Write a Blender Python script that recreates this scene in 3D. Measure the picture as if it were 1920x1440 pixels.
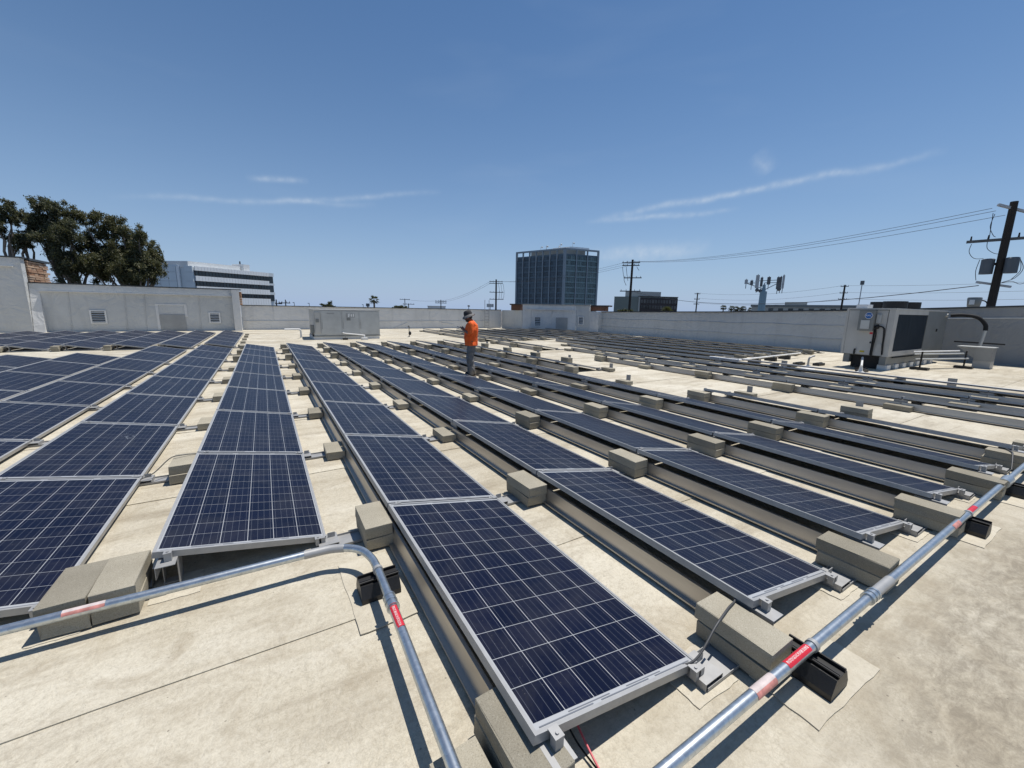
import bpy, bmesh, math, random
from mathutils import Vector, Matrix
R = math.radians
random.seed(7)
S = bpy.context.scene
COL = S.collection
for o in list(bpy.data.objects): bpy.data.objects.remove(o)

# ------------------------------------------------------------------ camera
cd = bpy.data.cameras.new('camera'); cam = bpy.data.objects.new('camera', cd); COL.objects.link(cam)
cd.sensor_fit = 'HORIZONTAL'; cd.sensor_width = 36.0; cd.lens = 755.6 / 1920 * 36.0
cd.clip_start = 0.05; cd.clip_end = 6000
PIT, PSI, ROLL, CAMH = 0.181, 0.549, -0.0183, 1.70
fw = Vector((math.sin(PSI) * math.cos(PIT), math.cos(PSI) * math.cos(PIT), -math.sin(PIT)))
rt = Vector((math.cos(PSI), -math.sin(PSI), 0)); up = rt.cross(fw)
c_, s_ = math.cos(ROLL), math.sin(ROLL)
# image x = a*c - b*s , image y = a*s + b*c  ->  camera axes
ax = rt * c_ - up * s_; ay = rt * s_ + up * c_
cam.matrix_world = Matrix(((ax.x, ay.x, -fw.x, 0), (ax.y, ay.y, -fw.y, 0), (ax.z, ay.z, -fw.z, CAMH), (0, 0, 0, 1)))
S.camera = cam

# ------------------------------------------------------------------ light
SUN = Vector((0.33, 0.03, 1.0)).normalized()
sd = bpy.data.lights.new('sun', 'SUN'); sun = bpy.data.objects.new('sun', sd); COL.objects.link(sun)
sd.energy = 5.0; sd.angle = R(0.53); sd.color = (1.0, 0.955, 0.89)
sun.rotation_euler = SUN.to_track_quat('Z', 'Y').to_euler()
w = bpy.data.worlds.new('World'); S.world = w; w.use_nodes = True
w.cycles.sampling_method = 'MANUAL'; w.cycles.sample_map_resolution = 512
S.render.engine = 'CYCLES'; S.cycles.max_bounces = 5; S.cycles.diffuse_bounces = 2; S.cycles.glossy_bounces = 3
nt = w.node_tree; nt.nodes.clear()
def wn(t, **k):
    n = nt.nodes.new(t)
    for a, b in k.items(): setattr(n, a, b)
    return n
def wmath(op, a, b=None, clamp=False):
    n = wn('ShaderNodeMath', operation=op); n.use_clamp = clamp
    for i, v in enumerate((a, b)):
        if v is None: continue
        if isinstance(v, (int, float)): n.inputs[i].default_value = v
        else: nt.links.new(v, n.inputs[i])
    return n.outputs[0]
sky = wn('ShaderNodeTexSky', sky_type='NISHITA'); sky.sun_disc = False
sky.sun_elevation = math.asin(SUN.z); sky.sun_rotation = math.atan2(SUN.x, SUN.y)
sky.altitude = 30; sky.air_density = 1.0; sky.dust_density = 0.12; sky.ozone_density = 3.0
tc = wn('ShaderNodeTexCoord'); D = tc.outputs['Generated']
def wdot(v):
    n = wn('ShaderNodeVectorMath', operation='DOT_PRODUCT'); nt.links.new(D, n.inputs[0]); n.inputs[1].default_value = v; return n.outputs['Value']
def wnoise(scale, detail=5, stretch=(1, 1, 1), off=(0, 0, 0), dist=0.0):
    m = wn('ShaderNodeMapping'); m.inputs['Scale'].default_value = stretch; m.inputs['Location'].default_value = off
    nt.links.new(D, m.inputs['Vector'])
    n = wn('ShaderNodeTexNoise'); n.inputs['Scale'].default_value = scale; n.inputs['Detail'].default_value = detail
    n.inputs['Distortion'].default_value = dist
    nt.links.new(m.outputs[0], n.inputs['Vector']); return n.outputs['Fac']
NZ1 = wmath('SUBTRACT', wnoise(9, 2), 0.5); NZ2 = wmath('ADD', 0.30, wmath('MULTIPLY', wmath('SUBTRACT', wnoise(55, 3, off=(2, 3, 0)), 0.32, True), 1.3), True)
def streak(d1, d2, wid, strength, rough=0.012):
    """a thin cirrus band between two sky directions (great circle)"""
    a = Vector(d1).normalized(); b = Vector(d2).normalized()
    n = a.cross(b).normalized(); mid = (a + b).normalized(); along = n.cross(mid).normalized()
    half = math.acos(max(-1, min(1, a.dot(b)))) / 2
    q = wmath('DIVIDE', wmath('ADD', wdot(n), wmath('MULTIPLY', NZ1, rough * 2)), wid)
    g = wmath('POWER', 2.718, wmath('MULTIPLY', wmath('MULTIPLY', q, q), -1.0))
    t = wmath('DIVIDE', wdot(along), math.sin(half))
    tt = wmath('POWER', wmath('SUBTRACT', 1.0, wmath('MULTIPLY', t, t), True), 0.8)
    front = wmath('GREATER_THAN', wdot(mid), 0.0)
    return wmath('MULTIPLY', wmath('MULTIPLY', wmath('MULTIPLY', g, tt), wmath('MULTIPLY', NZ2, strength)), front)
STREAKS = [  # direction pairs
    ((0.6582, 0.722, 0.205), (0.938, 0.2335, 0.2561), 0.0058, 0.66, 0.014),
    ((0.6382, 0.743, 0.2000), (0.840, 0.500, 0.2080), 0.0050, 0.48, 0.012),
    ((-0.2078, 0.9628, 0.1725), (0.23, 0.948, 0.219), 0.0050, 0.34, 0.012),
    ((0.02, 0.978, 0.198), (0.3587, 0.8968, 0.2540), 0.0050, 0.36, 0.006),
    ((-0.0108, 0.9711, 0.2387), (0.1006, 0.9641, 0.2496), 0.005, 0.5, 0.004),
    ((0.8256, 0.4745, 0.305), (0.8504, 0.4540, 0.268), 0.012, 0.34, 0.014),
    ((0.6329, 0.7678, 0.1253), (0.8299, 0.5444, 0.1386), 0.016, 0.6, 0.012),
]
cl = None
for s in STREAKS:
    v = streak(*s); cl = v if cl is None else wmath('ADD', cl, v)
veil = wmath('MULTIPLY', wmath('SUBTRACT', wnoise(2.6, 3, (1.0, 1.0, 4.5), (3.3, 1.2, 0), 0.4), 0.54, True), 0.8, True)
cl = wmath('ADD', cl, wmath('MULTIPLY', veil, 0.24), True)
sepd = wn('ShaderNodeSeparateXYZ'); nt.links.new(D, sepd.inputs[0])
hz = wmath('POWER', 2.718, wmath('MULTIPLY', wmath('MAXIMUM', sepd.outputs[2], 0.0), -4.6))
mh = wn('ShaderNodeMix', data_type='RGBA'); mh.inputs[7].default_value = (3.8, 5.25, 7.9, 1)
nt.links.new(wmath('MULTIPLY', hz, 0.92), mh.inputs[0]); hsv = wn('ShaderNodeHueSaturation'); hsv.inputs['Saturation'].default_value = 1.18; nt.links.new(sky.outputs[0], hsv.inputs['Color']); nt.links.new(hsv.outputs[0], mh.inputs[6])
mix = wn('ShaderNodeMix', data_type='RGBA'); mix.inputs[7].default_value = (6.6, 7.6, 8.8, 1)
nt.links.new(cl, mix.inputs[0]); nt.links.new(mh.outputs[2], mix.inputs[6])
bg = wn('ShaderNodeBackground'); bg.inputs['Strength'].default_value = 0.090
nt.links.new(mix.outputs[2], bg.inputs['Color'])
wo = wn('ShaderNodeOutputWorld'); nt.links.new(bg.outputs[0], wo.inputs['Surface'])
S.view_settings.view_transform = 'Standard'; S.view_settings.look = 'None'
S.view_settings.exposure = 0.0; S.view_settings.gamma = 1.0; S.view_settings.use_curve_mapping = False

# ------------------------------------------------------------------ materials
M = {}
class NT:
    def __init__(s, name):
        s.m = bpy.data.materials.new(name); s.m.use_nodes = True; s.t = s.m.node_tree; s.t.nodes.clear()
        s.b = s.n('ShaderNodeBsdfPrincipled'); o = s.n('ShaderNodeOutputMaterial'); s.l(s.b.outputs[0], o.inputs[0]); M[name] = s.m
        s.tc = s.n('ShaderNodeTexCoord'); s.oi = s.n('ShaderNodeObjectInfo')
    def n(s, t, **k):
        n = s.t.nodes.new(t)
        for a, b in k.items(): setattr(n, a, b)
        return n
    def l(s, a, b): s.t.links.new(a, b)
    def val(s, i, v):
        if isinstance(v, (int, float, tuple)): i.default_value = v
        else: s.l(v, i)
    def math(s, op, a, b=None, clamp=False):
        n = s.n('ShaderNodeMath', operation=op); n.use_clamp = clamp
        s.val(n.inputs[0], a)
        if b is not None: s.val(n.inputs[1], b)
        return n.outputs[0]
    def noise(s, scale, detail=4, vec=None, rough=0.55, dist=0.0, stretch=None, off=None):
        v = vec or s.tc.outputs['Object']
        if stretch or off:
            m = s.n('ShaderNodeMapping'); m.inputs['Scale'].default_value = stretch or (1, 1, 1)
            m.inputs['Location'].default_value = off or (0, 0, 0); s.l(v, m.inputs[0]); v = m.outputs[0]
        n = s.n('ShaderNodeTexNoise'); n.inputs['Scale'].default_value = scale; n.inputs['Detail'].default_value = detail
        n.inputs['Roughness'].default_value = rough; n.inputs['Distortion'].default_value = dist
        s.l(v, n.inputs['Vector']); return n.outputs['Fac']
    def vor(s, scale, feat='F1', vec=None, out='Distance'):
        n = s.n('ShaderNodeTexVoronoi', feature=feat); n.inputs['Scale'].default_value = scale
        s.l(vec or s.tc.outputs['Object'], n.inputs['Vector']); return n.outputs[out]
    def ramp(s, f, a, b):
        n = s.n('ShaderNodeMapRange'); n.inputs[1].default_value = a; n.inputs[2].default_value = b; s.l(f, n.inputs[0]); return n.outputs[0]
    def mix(s, f, a, b, blend='MIX'):
        n = s.n('ShaderNodeMix', data_type='RGBA', blend_type=blend)
        s.val(n.inputs[0], f)
        for i, v in ((6, a), (7, b)):
            if isinstance(v, tuple): n.inputs[i].default_value = v if len(v) == 4 else (*v, 1)
            else: s.l(v, n.inputs[i])
        return n.outputs[2]
    def bump(s, h, strength, dist=0.01, prev=None):
        n = s.n('ShaderNodeBump'); n.inputs['Strength'].default_value = strength; n.inputs['Distance'].default_value = dist
        s.l(h, n.inputs['Height'])
        if prev is not None: s.l(prev, n.inputs['Normal'])
        return n.outputs[0]
    def out(s, color=None, rough=None, metal=None, normal=None, spec=None):
        I = s.b.inputs
        if color is not None: s.val(I['Base Color'], (*color, 1) if isinstance(color, tuple) and len(color) == 3 else color)
        if rough is not None: s.val(I['Roughness'], rough)
        if metal is not None: s.val(I['Metallic'], metal)
        if spec is not None: s.val(I['Specular IOR Level'], spec)
        if normal is not None: s.l(normal, I['Normal'])
        return s.m
def simple(name, col, rough=0.5, metal=0.0, var=0.12, scale=6.0, bump=0.0, bscale=40, spec=None):
    t = NT(name); f = t.noise(scale, 5)
    dark = tuple(c * (1 - var) for c in col); lite = tuple(min(1, c * (1 + var)) for c in col)
    c = t.mix(t.ramp(f, 0.3, 0.7), dark, lite)
    nr = t.bump(t.noise(bscale, 4), bump, 0.01) if bump else None
    return t.out(c, rough, metal, nr, spec)

def make_roof(name='membrane', new=0.0):
    t = NT(name); wv = t.tc.outputs['Object']
    big = t.noise(0.7, 3, wv, 0.6, 0.6); mid = t.noise(3.1, 6, wv, 0.66, 1.0, off=(4, 9, 0)); fine = t.noise(34, 4, wv, 0.75)
    col = t.mix(t.ramp(big, 0.32, 0.68), (0.620, 0.578, 0.475), (0.455, 0.405, 0.305))
    st2 = t.noise(1.6, 6, wv, 0.7, 0.4, stretch=(0.4, 2.4, 1), off=(12, 1, 0))
    col = t.mix(t.math('MULTIPLY', t.ramp(st2, 0.48, 0.30), 0.45), col, (0.66, 0.622, 0.525))
    col = t.mix(t.math('MULTIPLY', t.ramp(st2, 0.51, 0.72), 0.68), col, (0.265, 0.222, 0.160))
    col = t.mix(t.math('MULTIPLY', t.ramp(mid, 0.50, 0.74), 0.62), col, (0.300, 0.248, 0.172))
    grit = t.noise(130, 2, wv, 0.8)
    col = t.mix(t.math('MULTIPLY', t.ramp(grit, 0.52, 0.72), 0.30), col, (0.255, 0.215, 0.150))
    col = t.mix(t.math('MULTIPLY', t.ramp(fine, 0.48, 0.68), 0.34), col, (0.275, 0.235, 0.170))
    col = t.mix(t.math('MULTIPLY', t.ramp(fine, 0.46, 0.28), 0.30), col, (0.60, 0.565, 0.475))
    # fine contour-like crazing of the weathered coating
    cz = t.noise(10, 3, wv, 0.6, 1.6, off=(7, 7, 0)); saw = t.math('FRACT', t.math('MULTIPLY', cz, 11.0))
    edge = t.math('MULTIPLY', t.math('LESS_THAN', saw, 0.14), t.ramp(big, 0.42, 0.58))
    col = t.mix(t.math('MULTIPLY', edge, 0.26), col, (0.20, 0.165, 0.115))
    vd = t.vor(48, 'DISTANCE_TO_EDGE', wv)
    crk = t.math('MULTIPLY', t.math('LESS_THAN', vd, 0.08), t.ramp(mid, 0.50, 0.42))
    col = t.mix(t.math('MULTIPLY', crk, 0.12), col, (0.22, 0.185, 0.13))
    # dark gritty foot-worn dirt at the open walkway in front of the row ends
    sep = t.n('ShaderNodeSeparateXYZ'); t.l(wv, sep.inputs[0])
    dx = t.math('DIVIDE', t.math('SUBTRACT', sep.outputs[0], 3.6), 2.7); dy = t.math('DIVIDE', t.math('ADD', sep.outputs[1], 0.10), 0.80)
    rr = t.math('ADD', t.math('MULTIPLY', dx, dx), t.math('MULTIPLY', dy, dy))
    tan = t.math('MULTIPLY', t.math('SUBTRACT', 1.0, t.math('MULTIPLY', rr, 0.28), True), t.ramp(mid, 0.25, 0.6))
    col = t.mix(t.math('MULTIPLY', tan, 0.62), col, (0.345, 0.300, 0.222))
    dn = t.noise(9.0, 7, wv, 0.78, 0.35, stretch=(0.8, 1.6, 1))
    dm = t.math('MULTIPLY', t.math('MULTIPLY', t.math('SUBTRACT', 1.0, rr, True), 1.6, True), t.ramp(dn, 0.36, 0.60))
    col = t.mix(t.math('MULTIPLY', dm, 0.66), col, (0.175, 0.148, 0.108))
    spk = t.math('LESS_THAN', t.vor(11, 'F1', wv), 0.05)
    col = t.mix(t.math('MULTIPLY', spk, 0.55), col, (0.10, 0.085, 0.065))
    if new: col = t.mix(new, col, (0.62, 0.575, 0.47))
    hs = t.n('ShaderNodeHueSaturation'); t.l(col, hs.inputs['Color'])
    t.l(t.math('ADD', 0.95, t.math('MULTIPLY', t.oi.outputs['Random'], 0.10)), hs.inputs['Value'])
    b = t.bump(mid, 0.30, 0.03); b = t.bump(t.math('ADD', fine, t.math('MULTIPLY', saw, 0.25)), 0.5, 0.007, b)
    t.out(hs.outputs[0], 0.75, 0, b, 0.3)
make_roof(); make_roof('membrane_new', 0.28)
def make_wallmem(name, a, b_):
    t = NT(name); big = t.noise(0.5, 5, rough=0.6, dist=0.5); s = t.noise(1.2, 5, stretch=(2.5, 2.5, 0.35), off=(3, 1, 0))
    col = t.mix(t.ramp(big, 0.3, 0.7), a, b_)
    col = t.mix(t.math('MULTIPLY', t.ramp(s, 0.52, 0.72), 0.35), col, tuple(x * 0.80 for x in a))
    sp = t.math('LESS_THAN', t.vor(1.3), 0.05); col = t.mix(t.math('MULTIPLY', sp, 0.4), col, (0.2, 0.2, 0.19))
    n1 = t.bump(t.noise(1.5, 3, rough=0.5, dist=1.6), 0.55, 0.10); n1 = t.bump(t.noise(4, 4, dist=1.6), 0.25, 0.03, n1)
    t.out(col, 0.6, 0, n1, 0.4)
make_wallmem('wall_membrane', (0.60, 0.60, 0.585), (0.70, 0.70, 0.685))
make_wallmem('wall_membrane_grey', (0.49, 0.50, 0.49), (0.57, 0.58, 0.57)); make_wallmem('wall_shade_grey', (0.25, 0.26, 0.265), (0.31, 0.32, 0.325))  # darkest one: shade on the right wall's near stretch, put into its colour
def make_cell():
    t = NT('cell'); uv = t.n('ShaderNodeUVMap'); sep = t.n('ShaderNodeSeparateXYZ'); t.l(uv.outputs[0], sep.inputs[0])
    u, v = sep.outputs[0], sep.outputs[1]
    fu = t.math('FRACT', u)
    d = None
    for c in (0.11, 0.37, 0.63, 0.89):
        e = t.math('ABSOLUTE', t.math('SUBTRACT', fu, c)); d = e if d is None else t.math('MINIMUM', d, e)
    bus = t.math('LESS_THAN', d, 0.006)
    cid = t.n('ShaderNodeCombineXYZ'); t.l(t.math('FLOOR', u), cid.inputs[0]); t.l(t.math('FLOOR', v), cid.inputs[1])
    t.l(t.math('MULTIPLY', t.oi.outputs['Random'], 57.0), cid.inputs[2])
    wnz = t.n('ShaderNodeTexWhiteNoise'); t.l(cid.outputs[0], wnz.inputs['Vector']); rnd = wnz.outputs['Value']
    col = t.mix(rnd, (0.0022, 0.0046, 0.0165), (0.0046, 0.0068, 0.0225))
    cx = t.n('ShaderNodeTexVoronoi', feature='F1'); cx.inputs['Scale'].default_value = 22; t.l(uv.outputs[0], cx.inputs['Vector'])
    sc = t.n('ShaderNodeSeparateXYZ'); t.l(cx.outputs['Color'], sc.inputs[0])
    col = t.mix(t.math('MULTIPLY', sc.outputs[0], 0.6), col, (0.0014, 0.0040, 0.022))
    geo = t.n('ShaderNodeNewGeometry'); gp = geo.outputs['Position']; dust = t.noise(2.2, 6, gp, 0.68, 0.6); ds = t.vor(30, 'F1', gp)
    col = t.mix(t.math('MULTIPLY', t.ramp(dust, 0.45, 0.80), 0.075), col, (0.32, 0.30, 0.26))
    col = t.mix(t.math('MULTIPLY', t.math('LESS_THAN', ds, 0.045), 0.30), col, (0.35, 0.34, 0.31))
    col = t.mix(t.math('MULTIPLY', bus, 0.75), col, (0.11, 0.12, 0.145))
    t.out(col, 0.4, 0, None, 0.08)
    t.b.inputs['Sheen Weight'].default_value = 0.12; t.b.inputs['Sheen Roughness'].default_value = 0.38; t.b.inputs['Sheen Tint'].default_value = (0.9, 0.88, 0.84, 1)
    t.b.inputs['Coat Weight'].default_value = 0.06; t.b.inputs['Coat Roughness'].default_value = 0.2; t.b.inputs['Coat IOR'].default_value = 1.33
make_cell()
t = NT('backsheet'); t.out((0.37, 0.38, 0.39), 0.4, 0); t.b.inputs['Coat Weight'].default_value = 0.3; t.b.inputs['Coat Roughness'].default_value = 0.07
simple('ribbon', (0.22, 0.23, 0.25), 0.35, 0.5, 0.1)
simple('alu', (0.36, 0.36, 0.355), 0.45, 0.25, 0.08, 20)
simple('alu_dull', (0.34, 0.34, 0.335), 0.5, 0.3, 0.12, 12)
t = NT('deflector'); f = t.noise(2.0, 5, stretch=(1, 0.6, 6)); c = t.mix(t.ramp(f, 0.3, 0.7), (0.44, 0.412, 0.37), (0.55, 0.518, 0.47)); t.out(c, 0.40, 0.80, t.bump(t.noise(1.6, 3), 0.15, 0.03))
t = NT('galv'); f = t.vor(60, 'F1', out='Color'); sp = t.n('ShaderNodeSeparateXYZ'); t.l(f, sp.inputs[0])
c = t.mix(sp.outputs[0], (0.47, 0.51, 0.54), (0.60, 0.64, 0.66)); c = t.mix(t.math('MULTIPLY', t.ramp(t.noise(9, 5), 0.55, 0.75), 0.4), c, (0.35, 0.36, 0.36)); t.out(c, 0.34, 0.9)
t = NT('concrete')
c = t.mix(t.ramp(t.noise(3, 4), 0.3, 0.7), (0.272, 0.247, 0.192), (0.358, 0.328, 0.260))
c = t.mix(t.math('MULTIPLY', t.ramp(t.noise(190, 3, rough=0.8), 0.52, 0.66), 0.7), c, (0.15, 0.135, 0.10))
c = t.mix(t.math('MULTIPLY', t.ramp(t.noise(150, 3, rough=0.8, off=(5, 5, 5)), 0.56, 0.68), 0.6), c, (0.46, 0.44, 0.37))
hs = t.n('ShaderNodeHueSaturation'); t.l(c, hs.inputs['Color']); t.l(t.math('ADD', 0.78, t.math('MULTIPLY', t.oi.outputs['Random'], 0.42)), hs.inputs['Value'])
t.out(hs.outputs[0], 0.9, 0, t.bump(t.noise(160, 4, rough=0.8), 0.6, 0.004), 0.2)
simple('rubber', (0.014, 0.014, 0.015), 0.45, 0, 0.2, 8, 0.2, 60)
simple('cap_dark', (0.045, 0.05, 0.055), 0.5, 0.2, 0.2, 2)
simple('trim_white', (0.72, 0.72, 0.70), 0.55, 0, 0.08, 2, 0.2, 5)
simple('grey_panel', (0.33, 0.335, 0.33), 0.5, 0.2, 0.1, 2)
simple('hvac_paint', (0.47, 0.48, 0.465), 0.5, 0.1, 0.12, 1.4, 0.15, 3)
simple('hvac_light', (0.46, 0.455, 0.43), 0.5, 0.05, 0.10, 1.6, 0.12, 3)
simple('hvac_grey', (0.20, 0.21, 0.205), 0.5, 0.1, 0.1, 1.6)
simple('black_metal', (0.008, 0.008, 0.009), 0.6, 0.0, 0.3, 5)
t = NT('coil'); f = t.noise(90, 2, stretch=(1, 1, 0.02)); t.out(t.mix(t.ramp(f, 0.3, 0.7), (0.014, 0.024, 0.036), (0.035, 0.052, 0.072)), 0.6, 0.1)
simple('white_paint', (0.78, 0.78, 0.76), 0.5, 0, 0.06, 3)
simple('red_tag', (0.55, 0.02, 0.035), 0.4, 0, 0.1, 20)
simple('pink_tag', (0.52, 0.22, 0.19), 0.5, 0, 0.3, 30)
simple('faded_tag', (0.55, 0.47, 0.45), 0.5, 0, 0.15, 30)
simple('blue_badge', (0.012, 0.11, 0.38), 0.4, 0, 0.05)
simple('yellow_tag', (0.45, 0.38, 0.02), 0.5, 0, 0.1)
simple('cable_grey', (0.055, 0.057, 0.06), 0.5)
simple('cable_black', (0.010, 0.010, 0.010), 0.8)
simple('wire_red', (0.55, 0.10, 0.12), 0.45)
simple('wire_dark', (0.03, 0.032, 0.036), 0.6)
t = NT('pole_wood'); f = t.noise(6, 5, stretch=(6, 6, 0.4)); t.out(t.mix(f, (0.016, 0.012, 0.010), (0.05, 0.040, 0.032)), 0.85)
simple('pole_grey', (0.11, 0.115, 0.115), 0.7, 0, 0.2, 3)
simple('transformer', (0.12, 0.135, 0.15), 0.5, 0.2, 0.08, 2)
t = NT('asphalt'); t.out(t.mix(t.noise(0.05, 6), (0.05, 0.05, 0.05), (0.12, 0.115, 0.10)), 0.9)
t = NT('stone'); t.out(t.mix(t.oi.outputs['Random'], (0.30, 0.155, 0.085), (0.50, 0.36, 0.25)), 0.85, 0, t.bump(t.noise(20, 4), 0.5, 0.02))
simple('mortar', (0.05, 0.038, 0.03), 0.9)
simple('brown_clad', (0.125, 0.055, 0.03), 0.7, 0, 0.1, 1)
simple('brown_dark', (0.05, 0.035, 0.03), 0.7, 0, 0.1, 1)
simple('tower_fin', (0.30, 0.35, 0.39), 0.6, 0.1, 0.06, 0.2)
simple('tower_spandrel', (0.12, 0.17, 0.21), 0.5, 0.1, 0.1, 0.3)
simple('tower_spandrel_teal', (0.21, 0.30, 0.32), 0.5, 0.1, 0.1, 0.3)
simple('tower_roof', (0.40, 0.38, 0.34), 0.7, 0, 0.15, 0.3)
def glassmat(name, a, b, rough=0.12):
    t = NT(name); c = t.mix(t.oi.outputs['Random'], a, b); t.out(c, rough, 0, None, 0.6)
glassmat('tower_glass', (0.012, 0.022, 0.042), (0.09, 0.13, 0.18))
glassmat('tower_glass_teal', (0.02, 0.05, 0.065), (0.14, 0.21, 0.23))
glassmat('office_glass', (0.008, 0.016, 0.022), (0.028, 0.045, 0.055))
glassmat('brown_glass', (0.012, 0.012, 0.016), (0.075, 0.07, 0.07))
simple('office_white', (0.86, 0.88, 0.88), 0.5, 0.0, 0.05, 0.2)
simple('office_panel', (0.66, 0.72, 0.75), 0.4, 0.0, 0.06, 0.2)
simple('office_roof', (0.78, 0.78, 0.76), 0.6, 0, 0.05, 0.3)
simple('sage', (0.20, 0.225, 0.205), 0.8, 0, 0.06, 0.2)
simple('brown_bldg', (0.045, 0.035, 0.035), 0.7, 0, 0.2, 0.3)
simple('beige_bldg', (0.44, 0.44, 0.41), 0.8, 0, 0.08, 0.2)
simple('cell_paint', (0.25, 0.36, 0.42), 0.5, 0.2, 0.06, 0.5)
simple('antenna_grey', (0.48, 0.49, 0.49), 0.5, 0.1, 0.15, 2)
simple('antenna_dark', (0.14, 0.145, 0.15), 0.6, 0.1, 0.2, 2)
simple('bark', (0.20, 0.165, 0.135), 0.9, 0, 0.4, 2, 0.4, 8)
def leafmat(name, a, b, c):
    t = NT(name); g = t.n('ShaderNodeNewGeometry'); r = g.outputs['Random Per Island']
    col = t.mix(t.ramp(r, 0, 0.6), a, b); col = t.mix(t.math('GREATER_THAN', r, 0.8), col, c); t.out(col, 0.55, 0, None, 0.35)
    tl = t.n('ShaderNodeBsdfTranslucent'); t.l(t.mix(0.5, col, (0.16, 0.17, 0.05)), tl.inputs['Color']); ms = t.n('ShaderNodeMixShader'); ms.inputs[0].default_value = 0.30
    o = [q for q in t.t.nodes if q.type == 'OUTPUT_MATERIAL'][0]; t.l(t.b.outputs[0], ms.inputs[1]); t.l(tl.outputs[0], ms.inputs[2]); t.l(ms.outputs[0], o.inputs[0])
leafmat('leaf_euc', (0.036, 0.044, 0.026), (0.080, 0.090, 0.050), (0.13, 0.125, 0.075))
leafmat('leaf_euc_warm', (0.046, 0.054, 0.026), (0.105, 0.110, 0.052), (0.17, 0.15, 0.08))
leafmat('leaf_palm', (0.018, 0.028, 0.012), (0.045, 0.060, 0.022), (0.09, 0.085, 0.04))
simple('skin', (0.20, 0.10, 0.066), 0.5, 0, 0.1, 10)
t = NT('shirt'); t.out(t.mix(t.ramp(t.noise(9, 4, dist=0.8), 0.3, 0.7), (0.88, 0.105, 0.010), (1.0, 0.165, 0.016)), 0.75, 0, t.bump(t.noise(7, 3, stretch=(1, 1, 0.6), dist=1.2), 0.8, 0.05))
t = NT('trousers'); t.out(t.mix(t.ramp(t.noise(12, 4), 0.3, 0.7), (0.14, 0.132, 0.122), (0.23, 0.215, 0.20)), 0.85, 0, t.bump(t.noise(8, 3, stretch=(1, 1, 0.5), dist=1.4), 0.9, 0.05))
simple('hat', (0.035, 0.034, 0.036), 0.85, 0, 0.2, 20)
simple('hat_brim', (0.16, 0.155, 0.15), 0.85, 0, 0.2, 20)
simple('hair', (0.012, 0.010, 0.009), 0.7)
simple('shoe', (0.035, 0.026, 0.02), 0.7)
simple('sole', (0.16, 0.13, 0.10), 0.8)

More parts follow.
